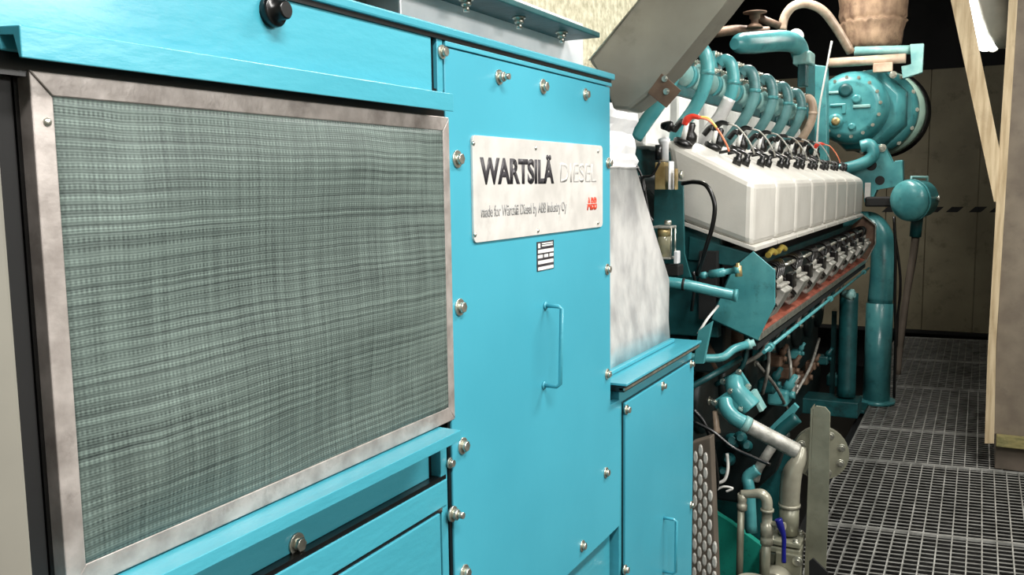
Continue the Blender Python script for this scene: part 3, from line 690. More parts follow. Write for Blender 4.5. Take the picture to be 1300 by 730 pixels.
# ignition modules
mod = None
for i in range(NC):
    y = YN + .19 + i * PIT * .96
    if mod is None:
        o0 = V((-.69, y, 1.05)); mb = MB()
        a = V((h[3].x - .005, y, h[3].z + .045)); b = V((h[2].x - .002, y, h[2].z + .02)); nn = V((-(b.z - a.z), 0, b.x - a.x)).normalized() * .05
        mb.prism([a, b, b + nn, a + nn], (0, .13, 0), bev=.005)
        bb = b + nn * .5; mb.box(bb + V((-.05, -.015, 0)), bb + V((.006, .145, .010)), bev=.003)
        for k in range(3): mb.lathe(bb + V((-.02, .03 + k * .035, .01)), (0, 0, 1), [(0, .009), (.02, .009), (.026, .005)], 10)
        mod = mb.build('ignition_module', 'castgrey', E_, origin=o0)
        mb = MB()
        for k in range(5):
            s = bb + V((-.02, .02 + k * .028, .028)); mb.tube([s, s + V((.0, .03, .04)), s + V((-.04, .06 + .02 * k, .05)), s + V((-.10, .07, .03))], .0052, 7)
        for k in range(3):
            s = a + V((.006, .01 + k * .04, .03)); mb.tube([s, s + V((.015, -.05, .02)), s + V((-.01, -.11, .06)), s + V((-.06, -.12, .12))], .006, 7)
        mb.box(bb + V((-.03, -.13, -.03)), bb + V((.0, -.06, .03)), bev=.006)
        cb = mb.build('cable_loom', 'black', E_, origin=o0)
        mb = MB()
        for k in range(3):
            s = bb + V((-.05, -.10 + k * .06, .055)); mb.tube([s, s + V((.02, .02, .006)), s + V((.02, .05, .01))], .0065, 8)
        cw = mb.build('silver_conduit', 'zinc', E_, origin=o0)
    else:
        p = V((-.69, y, 1.05)); inst(mod, p, E_); inst(cb, p, E_); inst(cw, p, E_)
for k, a in enumerate(((975, 324), (988, 319))):
    p = HX(*a, -.72); MB().tube([p, p + V((.0, .07, .012)), p + V((0, .14, .0))], .012, 8).build('yellow_conduit', 'yellow', E_)

# ---- curved tubes from the manifold to each cylinder
YT = 3.281
prof = [(879, 66), (885, 61), (892, 63), (897, 74), (898, 92), (893, 114), (881, 138), (865, 160), (851, 180)]
base = [HY(a, b, YT) for a, b in prof]
SHX = HY(903, 80, YT).x
fl_proto = None
for i in range(-1, NC - 1):
    y = YT + i * .387; pts = [V((p.x, y + (0 if k < 6 else -.00), p.z)) for k, p in enumerate(base)]
    if i == -1: pts = pts[:]
    mt = {6: 'tan', 1: 'foil'}.get(i, 'teal_eng')
    up = pts[:5]
    o = MB().tube(pts, .0245, 14).build('coolant_tube', 'tan' if i == 6 else ('teal_eng' if i < 2 else 'teal_worn'), E_)
    if i == 6: o['label'] = 'tan unpainted tube'
    q = pts[4]; d_ = (pts[5] - pts[3]).normalized()
    MB().lathe(q, d_, [(-.008, .0268), (.008, .0268)], 14).build('tube_collar', 'teal_eng' if i < 6 else 'tan', E_)
    if i == 1:
        o = MB().tube([pts[5], pts[6], pts[7], pts[8]], .0265, 14).build('foil_sleeve', 'foil', E_)
    # flange and bolts at the manifold end
    f0 = pts[0]
    MB().box(f0 + V((-.02, -.06, -.045)), f0 + V((-.004, .06, .045)), bev=.003).build('tube_flange', 'teal_eng', E_)
    for dy in (-.045, .045):
        for dz in (-.032, .032):
            bolt('stud', f0 + V((-.004, dy, dz)), E_, scale=.95)
# sectioned manifold behind the tubes
m0 = HX(872, 100, -1.08); m1 = HX(1000, 140, -1.08); print('manifold', m0, m1)
mz = (m0.z + m1.z) / 2
for i in range(8):
    y = 2.95 + i * .387
    mb = MB().lathe((-1.08, y, mz), (0, 1, 0), [(0, .066), (.012, .066), (.014, .055), (.15, .057), (.20, .052), (.36, .052), (.362, .066), (.375, .066)], 20)
    mb.build('manifold_section', 'teal_pale', E_)
    MB().lathe((-1.08, y + .19, mz), (0, 1, 0), [(0, .059), (.05, .059)], 20).build('manifold_sleeve', 'teal_eng', E_)
    MB().box((-1.17, y + .02, mz - .09), (-1.05, y + .34, mz - .05), bev=.006).build('head_bracket', 'teal_dark', E_)
    MB().box((-1.17, y + .05, mz - .30), (-1.04, y + .33, mz - .095), bev=.012).build('rear_bank_cover', 'white', E_)
MB().box((-1.45, 3.0, 1.5), (-1.20, YF + .1, 1.86), bev=.01).build('cylinder_heads', 'teal_dark', E_)
MB().box((-1.28, 3.32, 1.93), (-1.20, 6.0, 2.05), bev=.01).build('rear_manifold', 'blackgap', E_)
# near end details: inner casting wall, ribs
MB().box((-1.1, YN + .03, .95), (-.80, YN + .07, 1.36), bev=.005).build('end_casting', 'teal_dark', E_)
mb = MB(); mb.prism([HY(a, b, YN + .02) for a, b in ((875, 300), (953, 322), (930, 338), (873, 330))], (0, .02, 0), bev=.003); mb.build('end_rib', 'teal_dark', E_)
# engine feet / base beams
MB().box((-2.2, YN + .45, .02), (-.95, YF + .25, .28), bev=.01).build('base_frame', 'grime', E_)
b0_, b1_ = HY(1003, 508, 5.2), HY(1128, 508, 6.1)
MB().box((-1.15, 5.78, .02), (-.62, 5.99, .12), bev=.006).build('base_outrigger', 'teal_dark', E_)
MB().box((-1.15, 6.0, .002), (-.605, 6.225, .022), bev=.004).build('foot_plate', 'teal_dark', E_)
# side covers and fittings of the crankcase
for i in range(NC):
    y = YN + .12 + i * PIT
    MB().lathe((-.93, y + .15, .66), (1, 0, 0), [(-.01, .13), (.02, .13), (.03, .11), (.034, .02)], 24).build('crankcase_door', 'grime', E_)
    MB().lathe((-.88, y + .02, .90), (.5, 0, -.8), [(-.06, .02), (-.03, .035), (.05, .035), (.06, .022), (.10, .022)], 12).build('injection_pump', 'rust', E_)
    MB().tube([(-.90, y + .30, 1.0), (-.80, y + .30, .93), (-.80, y + .28, .78), (-.90, y + .25, .70)], .010, 8).build('drain_pipe', 'castgrey' if i % 2 else 'teal_dark', E_)
    bolt('hex', (-.93 + .034, y + .15, .66), E_, scale=1.2)
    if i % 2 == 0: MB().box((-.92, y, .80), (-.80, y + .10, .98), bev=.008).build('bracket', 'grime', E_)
# clutter under the trough seen past the hoses
for (a, b, s, m_) in ((965, 448, .03, 'teal_dark'), (985, 455, .035, 'rust'), (1000, 470, .04, 'rust'), (1011, 448, .028, 'teal_eng'), (1018, 478, .04, 'rust'), (1030, 462, .03, 'rust'), (975, 487, .04, 'teal_dark'), (1045, 455, .035, 'teal_dark'), (990, 500, .05, 'teal_eng'), (1003, 490, .03, 'castgrey'), (1060, 480, .05, 'teal_dark')):
    p = HX(a, b, -.86); mb = MB().box(p - V((s, s * 1.3, s)), p + V((s, s * 1.3, s * .6)), bev=s * .25)
    mb.lathe(p + V((s * .6, 0, s * .5)), (.5, -.3, .8), [(0, s * .5), (s, s * .5), (s * 1.1, s * .3), (s * 2, s * .28)], 12)
    mb.lathe(p + V((s, 0, 0)), (1, 0, 0), [(0, s * .45), (s * .5, s * .4)], 6)
    mb.build('fuel_fitting', m_, E_)
for (a, b, c_, d_) in ((960, 460, 1000, 520), (1000, 440, 1000, 500), (1040, 430, 1010, 500), (975, 430, 968, 500)):
    MB().tube([HX(a, b, -.84), HX((a + c_) / 2 + 4, (b + d_) / 2, -.80), HX(c_, d_, -.84)], .008, 8).build('fuel_line', 'castgrey', E_)
# small round sensor on the pillar
MB().lathe(HX(1080, 374, -.66), (1, -.3, 0), [(-.05, .02), (0, .034), (.015, .034), (.018, .018), (.026, .018)], 18).build('pressure_sensor', 'teal_pale', E_)

# thick pipe and pillar at the far end of the engine
p = [HY(1098, 282, 6.55), HY(1112, 290, 6.5), HY(1121, 312, 6.45), HY(1121, 345, 6.42), HY(1117, 385, 6.4), HY(1114, 420, 6.4), HY(1112, 513, 6.35)]
p = [HY(1060, 285, 6.7)] + p
p[7].z = .022
TP = thing('thick_coolant_pipe', 'thick glossy teal pipe bending down behind the far end of the trough', 'pipe', (-.6, 6.4, 0))
MB().tube(p[:6], [.07, .075, .08, .082, .082, .08, .08], 20).build('bent_pipe', 'teal_eng', TP)
MB().tube([p[5], p[7]], [.086, .086], 20, smooth=False).build('lower_sleeve', 'teal_eng', TP)
MB().lathe(p[7], (0, 0, 1), [(-.019, .12), (.004, .12)], 24).build('foot_flange', 'teal_eng', TP)
p2 = [HY(1078, 372, 5.95), HY(1074, 505, 5.9)]
tag(MB().tube([p2[0], (p2[0] + p2[1]) / 2, V((p2[1].x, p2[1].y, .128))], .056, 18).build('pipe_pillar', 'teal_dark'), 'dim straight teal pipe standing under the far end of the trough', 'pipe')  # darker teal puts the shadow on this pillar into its colour
tag(MB().box(HY(1056, 395, 6.1), HY(1058, 395, 6.1) + V((.02, .02, -.6215))).build('conduit', 'teal_dark'), 'thin dark vertical conduit left of the dim straight teal pipe', 'conduit')

# ================================================================= TURBOCHARGER
YTB = 6.45
TB = thing('turbocharger', 'round teal turbocharger with a black rimmed intake at the far engine end', 'turbocharger', HY(1100, 200, YTB))
c = HY(1078, 136, YTB); px_m = (HY(1079, 136, YTB) - c).length
cr = HY(1120, 143, YTB + .45); R_ = lambda n, y: n * (y / 6.45) * px_m
MB().lathe(c, (0, 1, 0), [(0, R_(31, 6.45)), (.03, R_(33, 6.45))], 36).build('end_cover', 'teal_eng', TB)
MB().lathe(c, (0, 1, 0), [(-.02, R_(33, 6.45)), (-.02, R_(37, 6.45)), (.02, R_(44, 6.45)), (.10, R_(49, 6.45)), (.17, R_(48, 6.45)), (.18, R_(30, 6.45)), (.1, R_(30, 6.45)), (0.02, R_(32, 6.45))], 36).build('turbine_housing', 'teal_eng', TB)
c2 = HY(1096, 140, YTB + .2)
MB().lathe(c2, (0, 1, 0), [(-.05, R_(45, 6.6)), (0, R_(55, 6.6)), (.08, R_(58, 6.6)), (.09, R_(50, 6.6))], 8, a0=.39).build('octagonal_casing', 'teal_eng', TB)
c3 = HY(1108, 142, YTB + .33)
MB().lathe(c3, (0, 1, 0), [(-.05, R_(48, 6.8)), (.0, R_(55, 6.8)), (.06, R_(56, 6.8)), (.07, R_(50, 6.8))], 40).build('compressor_housing', 'teal_eng', TB)
c4 = HY(1117, 144, YTB + .45)
MB().lathe(c4, (0, 1, 0), [(-.04, R_(48, 6.9)), (.0, R_(54, 6.9)), (.05, R_(56, 6.9)), (.06, R_(50, 6.9))], 40).build('cream_ring', 'lens', TB)
c5 = HY(1121, 145, YTB + .55)
MB().lathe(c5, (0, 1, 0), [(-.02, R_(54, 7)), (0, R_(57, 7)), (.015, R_(57, 7)), (.02, R_(54, 7)), (.03, R_(54, 7)), (.035, R_(57.5, 7)), (.06, R_(57.5, 7)), (.07, R_(40, 7))], 40).build('intake_rim', 'black', TB)
for k in range(16):
    a = 2 * math.pi * k / 16 + .1; r = R_(39.5, 6.45)
    bolt('small', c + V((math.cos(a) * r, -.015, math.sin(a) * r)), TB, axis='-y', scale=1.3)
for k in range(14):
    a = 2 * math.pi * k / 14; r = R_(53, 6.8)
    bolt('hex', c3 + V((math.cos(a) * r, -.01, math.sin(a) * r)), TB, axis='-y', scale=1.1)
for (a, b, r, m_) in ((1074, 115, .045, 'teal_dark'), (1061, 154, .05, 'teal_eng'), (1082, 161, .025, 'teal_eng'), (1088, 126, .03, 'teal_eng')):
    MB().lathe(HY(a, b, YTB), (0, -1, 0), [(-.01, r), (.03, r), (.035, r * .6)], 18).build('boss', m_, TB)
MB().lathe(HY(1061, 154, YTB - .035), (0, -1, 0), [(0, .028), (.01, .028), (.012, .012)], 12).build('drain_plug', 'brass', TB)
MB().box(HY(1083, 138, YTB), HY(1105, 132, YTB - .03), bev=.006).build('rib', 'teal_pale', TB)
MB().box(HY(1052, 120, YTB), HY(1070, 115, YTB - .03), bev=.005).build('rib', 'teal_pale', TB)
mb = MB(); mb.box(HY(1054, 136, YTB), HY(1073, 131, YTB - .03), bev=.005); mb.box(HY(1069, 145, YTB), HY(1074, 131, YTB - .03), bev=.005); mb.build('rib', 'teal_eng', TB)
# support bracket
pts = [(1066, 216), (1094, 214), (1104, 196), (1113, 183), (1123, 184), (1134, 211), (1136, 204), (1146, 203), (1147, 236), (1118, 240), (1112, 240), (1109, 252), (1104, 257), (1097, 257), (1096, 232), (1080, 224)]
MB().prism([HY(a, b, YTB - .05) for a, b in pts], (0, .12, 0), bev=.006).build('support_bracket', 'teal_eng', TB)
for (a, b, r) in ((1106, 210, .035), (1117, 229, .03)):
    MB().lathe(HY(a, b, YTB - .051), (0, 1, 0), [(-.002, r), (.004, r)], 18).build('bracket_opening', 'blackgap', TB)
bolt('hex', HY(1120, 188, YTB - .05), TB, axis='-y', scale=1.8)
MB().tube([HY(1050, 217, YTB - .1), HY(1078, 213, YTB - .1), HY(1100, 205, YTB - .1), HY(1109, 195, YTB - .1), HY(1104, 184, YTB - .1), HY(1093, 186, YTB - .1)], .04, 14).build('oil_return_pipe', 'teal_eng', TB)
MB().box(HY(1098, 232, YTB - .07), HY(1105, 252, YTB - .06), bev=.002).build('side_tag', 'plate', TB)
# teal post left of turbo + white cable
PB = thing('valve_post', 'upright teal box post between the tan tube and the turbocharger', 'post', HY(1043, 205, 6.0))
MB().prism([HY(a, b, 6.0) for a, b in ((1033, 82), (1049, 84), (1050, 206), (1034, 200))], (0, .1, 0), bev=.004).build('post', 'teal_eng', PB)
MB().prism([HY(a, b, 5.99) for a, b in ((1021, 80), (1034, 80), (1034, 196), (1026, 196))], (0, .14, 0), bev=.004).build('post_web', 'teal_dark', PB)
tag(MB().tube([HY(1036, 196, 5.9), HY(1040, 140, 5.88), HY(1045, 110, 5.88), HY(1056, 52, 5.88)], .006, 8).build('signal_cable', 'white'), 'thin white cable running up in front of the upright teal post', 'cable')
# pipes across the top of the turbo
TC = thing('turbo_crossbar', 'pale teal crossbar pipes bolted above the turbocharger', 'pipe', HY(1120, 85, 6.6))
MB().tube([HY(1085, 65, 6.6), HY(1160, 63, 6.6)], .03, 12, smooth=False).build('upper_bar', 'teal_pale', TC)
MB().tube([HY(1052, 80, 6.55), HY(1150, 74, 6.55)], .032, 12, smooth=False).build('lower_bar', 'tan', TC)
MB().prism([HY(a, b, 6.55) for a, b in ((1155, 56), (1173, 55), (1171, 92), (1146, 100), (1144, 84), (1158, 82))], (0, .05, 0), bev=.005).build('end_bracket', 'teal_pale', TC)
MB().box(HY(1108, 92, 6.5), HY(1134, 80, 6.56), bev=.004).build('tan_box', 'tan', TC)
bolt('hex', HY(1134, 95, 6.5), TC, axis='-y', scale=1.6)
# insulated elbow
HB = thing('heat_blanket_elbow', 'brown quilted heat blanket wrapped round the exhaust above the turbocharger', 'heat blanket', HY(1110, 62, 6.9))
cc = HY(1107, 60, 6.9); rad = (HY(1150, 30, 6.9) - HY(1064, 30, 6.9)).length / 2
rr = []
prf = [(0, .70), (.03, .86), (.10, .90), (.17, .95), (.185, 1.0), (.195, .90), (.21, .97), (.24, .99), (.30, 1.0), (.36, 1.04), (.372, 1.07), (.385, 1.02), (.6, 1.03), (.9, 1.0)]
nn_ = 48; rs = []
for d_, k in prf:
    rs.append([cc + V((math.cos(2 * math.pi * i / nn_) * rad * k * (1 + .02 * math.sin(i * 1.7 + d_ * 40) + .015 * math.sin(i * .8 - d_ * 25)), math.sin(2 * math.pi * i / nn_) * rad * k, d_ - .02 + .008 * math.sin(i * 2.3))) for i in range(nn_)])
MB().rings(rs).build('blanket', 'blanket', HB)
MB().tube([cc + V((math.cos(a) * rad * 1.05, math.sin(a) * rad * 1.05, .36 + .01 * math.sin(a * 9))) for a in [math.pi * 2 * k / 24 for k in range(25)]], .006, 6).build('lacing_wire', 'zinc', HB)
# arched hose
tag(MB().tube([HY(993, 38, 5.8), HY(996, 22, 5.8), HY(1007, 8, 5.8), HY(1025, 5, 5.85), HY(1045, 14, 5.9), HY(1062, 36, 6.0), HY(1080, 66, 6.1)], .027, 12).build('arched_hose', 'tan'), 'pale braided hose arching in front of the brown heat blanket', 'hose')
# charge air pipe behind
CP = thing('air_pipe', 'rounded teal pipe lying above the row of curved tubes', 'pipe', HY(970, 60, 5.2))
MB().tube([HY(932, 56, 4.9), HY(940, 55, 4.95), HY(960, 54, 5.1), HY(995, 52, 5.4), HY(1012, 58, 5.6), HY(1018, 76, 5.7)], [.03, .055, .06, .06, .055, .05], 18).build('pipe', 'teal_eng', CP)
MB().box(HY(1006, 82, 5.6), HY(1035, 68, 5.75), bev=.01).build('flange', 'teal_pale', CP)
MB().box(HY(1012, 110, 5.62), HY(1027, 82, 5.7), bev=.006).build('neck', 'teal_dark', CP)
MB().lathe(HY(1010, 46, 6.3), (0, 1, 0), [(0, .05), (.03, .05)], 16).build('sight_cap', 'white', CP)  # white disc standing in for a glow of light behind
RV = thing('relief_valve', 'rusty relief valve with a flat cap beyond the slanted duct', 'valve', HY(958, 40, 5.6))
MB().lathe(HY(958, 36, 5.6), (0, 0, 1), [(0, .05), (.015, .045), (.03, .022), (.05, .022), (.06, .033), (.085, .033), (.09, .07), (.096, .07)], 18).build('body', 'rust', RV)
MB().tube([HY(962, 22, 5.62), HY(990, 33, 5.7)], .022, 10, smooth=False).build('side_arm', 'rust', RV)
MB().tube([HY(905, 42, 5.5), HY(935, 38, 5.6), HY(958, 40, 5.7), HY(976, 40, 5.74)], .03, 12).build('exhaust_run', 'rust', RV)

# ================================================================= ROUND JUNCTION BOX with clamps
JB = thing('round_terminal_box', 'round domed teal box with a clamp bail beside the thick teal pipe', 'junction box', HY(1160, 285, 6.0))
jc = HY(1152, 255, 5.95); jr = (HY(1181, 255, 5.95) - HY(1124, 255, 5.95)).length / 2
jd = V((.55, 1, .08)).normalized()
MB().lathe(jc, jd, [(-.035, .001), (-.032, jr * .35), (-.022, jr * .65), (-.005, jr * .9), (.012, jr * 1.0), (.03, jr * 1.0)], 36).build('domed_lid', 'teal_eng', JB)
MB().lathe(jc, jd, [(.03, jr * 1.03), (.05, jr * 1.03), (.052, jr * .97), (.15, jr * .9), (.17, jr * .6)], 36).build('drum', 'teal_eng', JB)
a, b = HY(1157, 229, 5.97), HY(1177, 229, 6.05)
MB().tube([a + V((0, 0, -.03)), a + V((0, 0, .02)), b + V((0, 0, .02)), b + V((0, 0, -.06))], .009, 8, smooth=False).build('clamp_bail', 'teal_pale', JB)
MB().lathe(HY(1186, 252, 6.0), (1, 0, 0), [(-.03, .012), (.02, .012), (.022, .02), (.03, .02)], 10).build('clamp_screw', 'zinc', JB)
MB().tube([HY(1165, 272, 6.1), HY(1162, 300, 6.12)], .035, 14, smooth=False).build('cable_gland', 'teal_dark', JB)
MB().box(HY(1098, 250, 6.2), HY(1135, 262, 6.3), bev=.01).build('mount_arm', 'blackgap', JB)
for i, (pts, r, m_, lb) in enumerate([
    ([(1162, 301), (1158, 330), (1150, 380), (1143, 430), (1139, 475)], .022, 'castgrey', 'grey flexible conduit hanging from the round domed box'),
    ([(1166, 294), (1161, 330), (1153, 375), (1146, 430), (1141, 470)], .012, 'black', 'black cable hanging right of the grey conduit'),
    ([(1135, 275), (1137, 320), (1136, 380), (1137, 430), (1135, 505)], .009, 'black', 'thin black cable hanging close beside the thick teal pipe'),
    ([(1135, 290), (1142, 340), (1143, 370), (1140, 400), (1138, 440)], .008, 'black', 'thin black cable bowed between the thick pipe and the grey conduit')]):
    tag(MB().tube([HY(a, b, (6.125, 6.20, 6.05, 6.085)[i]) for a, b in pts], r, 10).build('hanging_cable', 'plinth' if m_ == 'castgrey' else m_), lb, 'cable')

# ================================================================= REGULATOR GROUP (near end of engine)
YR = 2.93
GB = thing('regulator_bracket', 'dark green upright steel bracket carrying brass fittings before the engine', 'bracket', HY(850, 355, YR + .05))
MB().prism([HY(a, b, YR + .05) for a, b in ((831, 230), (867, 230), (868, 322), (877, 352), (828, 352))], (0, .012, 0), bev=.001).build('plate', 'teal_dark', GB)
RG = thing('gas_regulator', 'brass and aluminium valve block with black capped coil on the green bracket', 'valve', HY(848, 240, YR))
MB().box(HY(831, 241, YR), HY(849, 206, YR + .04), bev=.003).build('brass_body', 'brass', RG)
MB().box(HY(848, 241, YR - .01), HY(856, 205, YR + .04), bev=.002).build('front_block', 'silver', RG)
MB().box(HY(856, 241, YR), HY(861, 214, YR + .03), bev=.002).build('side_plate', 'brass', RG)
MB().lathe(HY(843, 205, YR + .02), (0, 0, 1), [(0, .016), (.06, .016), (.065, .02), (.075, .02), (.08, .01)], 16).build('coil', 'silver', RG)
MB().lathe(HY(836, 203, YR + .0), (0, 0, 1), [(0, .012), (.05, .012)], 12).build('coil_plug', 'black', RG)
MB().lathe(HY(862, 222, YR), (1, 0, 0), [(0, .010), (.004, .016), (.012, .016), (.014, .01)], 6).build('hex_plug', 'zinc', RG)
MB().tube([HY(847, 166, YR), HY(851, 158, YR), HY(842, 160, YR + .02), HY(858, 164, YR)], .012, 8).build('black_cap', 'black', RG)
FBW = thing('filter_bowl', 'small glass filter bowl held between clamp plates on the green bracket', 'filter', HY(848, 338, YR))
MB().lathe(HY(843, 326, YR), (0, 0, 1), [(0, .022), (.10, .022)], 20).build('glass_bowl', 'glass', FBW)
MB().lathe(HY(843, 300, YR), (0, 0, 1), [(0, .0225), (.03, .0225)], 20).build('fill_band', 'brass', FBW)
for b in (286, 325): MB().box(HY(828, b + 4, YR - .03), HY(859, b, YR + .04), bev=.002).build('clamp_plate', 'castgrey', FBW)
for a in (852, 857): MB().cyl(HY(a, 326, YR - .02), HY(a, 288, YR - .02), .0032).build('tie_rod', 'zinc', FBW)
MB().lathe(HY(848, 285, YR), (0, 0, 1), [(0, .014), (.012, .014), (.015, .01)], 6).build('hex_cap', 'zinc', FBW)
MB().box(HY(838, 350, YR - .02), HY(868, 335, YR + .04), bev=.004).build('lower_valve', 'blackgap', FBW)
MB().box(HY(855, 335, YR - .03), HY(864, 318, YR), bev=.003).build('side_fitting', 'silver', FBW)
tag(MB().tube([HY(866, 233, 2.92), HY(882, 231, 2.90), HY(897, 236, 2.88), (HY(907, 258, 2.87)), HY(905, 285, 2.87), HY(896, 315, 2.88), HY(885, 350, 2.9)], .0075, 10).build('black_hose', 'black'), 'black hose curving over the end face of the nearest cylinder cover', 'hose')
for i, (pts, lb) in enumerate([([(806, 205), (817, 230), (820, 250), (824, 272), (829, 281)], 'black cable running beside the foil boot towards the filter bowl'),
                               ([(838, 205), (828, 222), (816, 226), (818, 245)], 'short black cable looping from the coil plug')]):
    tag(MB().tube([HY(a, b, (2.885, 2.865)[i]) for a, b in pts], .0045, 8).build('thin_cable', 'black'), lb, 'cable')
# crossing pipes
CPp = thing('crossing_pipe', 'teal pipe crossing before the engine under the filter bowl', 'pipe', HY(890, 372, 2.85))
MB().tube([HY(836, 357, 2.80), HY(868, 361, 2.82), HY(900, 368, 2.86), HY(932, 375, 2.9)], .0185, 14).build('pipe', 'teal_eng', CPp)
MB().lathe(HY(934, 375, 2.9), (1, .1, -.1), [(-.006, .021), (.006, .021)], 16).build('end_ring', 'teal_eng', CPp)
MB().lathe(HY(868, 361, 2.82), (1, .1, -.1), [(-.004, .0205), (.004, .0205)], 16).build('clamp_ring', 'blackgap', CPp)
FT = thing('compression_fittings', 'line of teal compression fittings just above the crossing pipe', 'pipe fitting', HY(915, 350, 2.94))
mb = MB(); q0, q1 = HY(884, 351, 2.93), HY(942, 342, 2.93); d_ = (q1 - q0).normalized(); LL = (q1 - q0).length
mb.lathe(q0, d_, [(0, .007), (LL * .1, .007), (LL * .1, .012), (LL * .22, .012), (LL * .22, .008), (LL * .3, .008), (LL * .3, .0145), (LL * .62, .0145), (LL * .63, .010), (LL * .85, .010), (LL * .85, .015), (LL * .95, .015)], 12)
mb.build('fitting_run', 'teal_eng', FT)
MB().lathe(HY(938, 351, 2.93), (-.1, 0, 1), [(0, .012), (.035, .012), (.037, .006), (.045, .006)], 8).build('cap_nut', 'brass', FT)
# teal bent tube
BT = thing('bent_tube', 'slim teal tube bending up to the lower tip of the trough end plate', 'pipe', HY(910, 455, 2.95))
MB().tube([HY(870, 453, 2.85), HY(900, 455, 2.88), HY(918, 453, 2.9), HY(932, 443, 2.94), HY(950, 437, 3.0)], .014, 12).build('tube', 'teal_eng', BT)
MB().lathe(HY(951, 437, 3.0), (.8, .2, .3), [(-.01, .018), (.006, .018), (.008, .012), (.02, .012)], 8).build('union_nut', 'teal_pale', BT)
tag(MB().tube([HY(876, 492, 3.0), HY(905, 476, 3.05), HY(940, 455, 3.2)], .011, 10).build('lower_rail', 'teal_dark'), 'dim slanting tube below the slim teal tube', 'pipe')
tag(MB().prism([HY(a, b, 2.80) for a, b in ((886, 420), (904, 408), (893, 462), (880, 462))], (0, .02, 0), bev=.002).build('lug_plate', 'teal_eng'), 'small teal lug plate at the corner of the low cabinet', 'bracket')
for a, b in ((884, 424), (891, 437)):
    pass
# white hose pair
tag(MB().tube([HY(886, 424, 2.83), HY(898, 405, 2.85), HY(912, 388, 2.9)], .0045, 8).build('white_tube', 'white'), 'thin white tube rising from the lug plate behind the crossing pipe', 'tube')
tag(MB().tube([HY(878, 395, 2.95), HY(882, 360, 2.95), HY(880, 345, 2.95)], .006, 8).build('drop_cable', 'black'), 'short black cable dropping behind the crossing pipe by the foil boot', 'cable')

# ================================================================= LOWER VALVE AND HOSES
YV = 2.98
VB = thing('elbow_valve', 'teal cast elbow valve with square bolted flanges low beside the cabinet', 'valve', HY(935, 540, YV))
def sqflange(pts, Y, th, name='square_flange'):
    P = [HY(a, b, Y) for a, b in pts]; MB().prism(P, (0, th, 0), bev=.004).build(name, 'teal_eng', VB)
    for q in P:
        cc_ = sum(P, V()) / len(P); bolt('hex', q + (cc_ - q) * .2, VB, axis='-y', scale=.75)
sqflange(((914, 484), (939, 469), (954, 492), (928, 500)), YV + .03, .014)
sqflange(((903, 511), (929, 493), (946, 520), (912, 524)), YV - .03, .014)
MB().tube([HY(932, 482, YV + .03), HY(934, 495, YV), HY(945, 508, YV), HY(954, 518, YV)], [.03, .033, .036, .038], 16).build('cast_body', 'teal_eng', VB)
MB().prism([HY(a, b, YV) for a, b in ((951, 498), (956, 498), (969, 522), (964, 524))], (0, .06, 0), bev=.003).build('end_flange', 'teal_pale', VB)
MB().tube([HY(920, 508, YV - .04), HY(923, 520, YV - .06), HY(932, 530, YV - .07), HY(946, 538, YV - .07)], .0255, 16).build('outlet_elbow', 'teal_eng', VB)
BH = HY(948, 539, YV - .07); BE = HY(1012, 573, YV - .02); HD = (BE - BH).normalized()
MB().lathe(HY(946, 538, YV - .07), HD, [(-.008, .028), (.014, .028)], 16).build('hose_collar', 'teal_pale', VB)
MB().lathe(HY(908, 522, YV - .04), (.1, 0, -1), [(0, .009), (.06, .011), (.065, .013), (.075, .013)], 12).build('drain_cock', 'tan', VB)
BH = HY(946, 538, YV - .07) + HD * .0155
o = MB(); n = 40; rs = []
o.tube([BH + (BE - BH) * (i / n) for i in range(n + 1)], [.0255 + (.0012 if i % 2 else 0) for i in range(n + 1)], 18, smooth=False)
tag(o.build('braided_hose', 'castgrey'), 'ribbed metal braided hose from the elbow valve to the flange disc', 'hose')
# second, smaller teal hose behind
SH = thing('slim_hose', 'short metal hose with bright teal ends beneath the braided hose', 'hose', HY(970, 600, 3.1))
MB().tube([HY(958, 610, 3.15), HY(962, 596, 3.15), HY(972, 580, 3.15), HY(985, 560, 3.165)], .017, 12).build('sleeve', 'castgrey', SH)
MB().tube([HY(962, 596, 3.14), HY(949, 606, 3.13), HY(951, 622, 3.12), HY(954, 676, 3.1)], .021, 12).build('lower_end', 'teal_eng', SH)
MB().tube([HY(985, 560, 3.17), HY(992, 547, 3.18), HY(1012, 530, 3.19)], .022, 12).build('upper_end', 'teal_dark', SH)
# flanged steel post assembly
YP = 3.12
SP = thing('steel_post', 'grey angle steel post with rounded top standing on the grating edge', 'post', HY(1042, 735, YP))
mb = MB()
mb.prism([HY(a, b, YP) for a, b in ((1032, 519), (1036, 515), (1048, 517), (1054, 524), (1052, 640), (1047, 760), (1024, 760), (1028, 640))], (0, .006, 0), bev=.0015)
mb.build('face_leg', 'greysteel', SP)
MB().prism([HY(a, b, YP) for a, b in ((1029, 519), (1032, 516), (1028, 640), (1024, 760), (1020, 760))], (0, .045, 0), bev=.001).build('side_leg', 'greysteel', SP)
FD = thing('flange_disc', 'round grey bolted pipe flange behind the steel post', 'flange', HY(1042, 612, YP + .04))
fc = HY(1042, 576, YP + .087)
MB().lathe(fc, (.25, -1, 0), [(-.018, .095), (0, .095), (.001, .095)], 36).build('disc', 'greysteel', FD)
MB().lathe(fc, (.25, -1, 0), [(-.03, .094), (-.02, .094)], 36).build('back_disc', 'greypipe', FD)
for k in range(8):
    a = 2 * math.pi * k / 8 + .35; u1 = V((1, .25, 0)).normalized(); q = fc + (u1 * math.cos(a) + V((0, 0, 1)) * math.sin(a)) * .073 + V((.25, -1, 0)).normalized() * .0
    bolt('hex', q, FD, axis=(0, 0, math.atan2(-1, .25)), scale=.95)
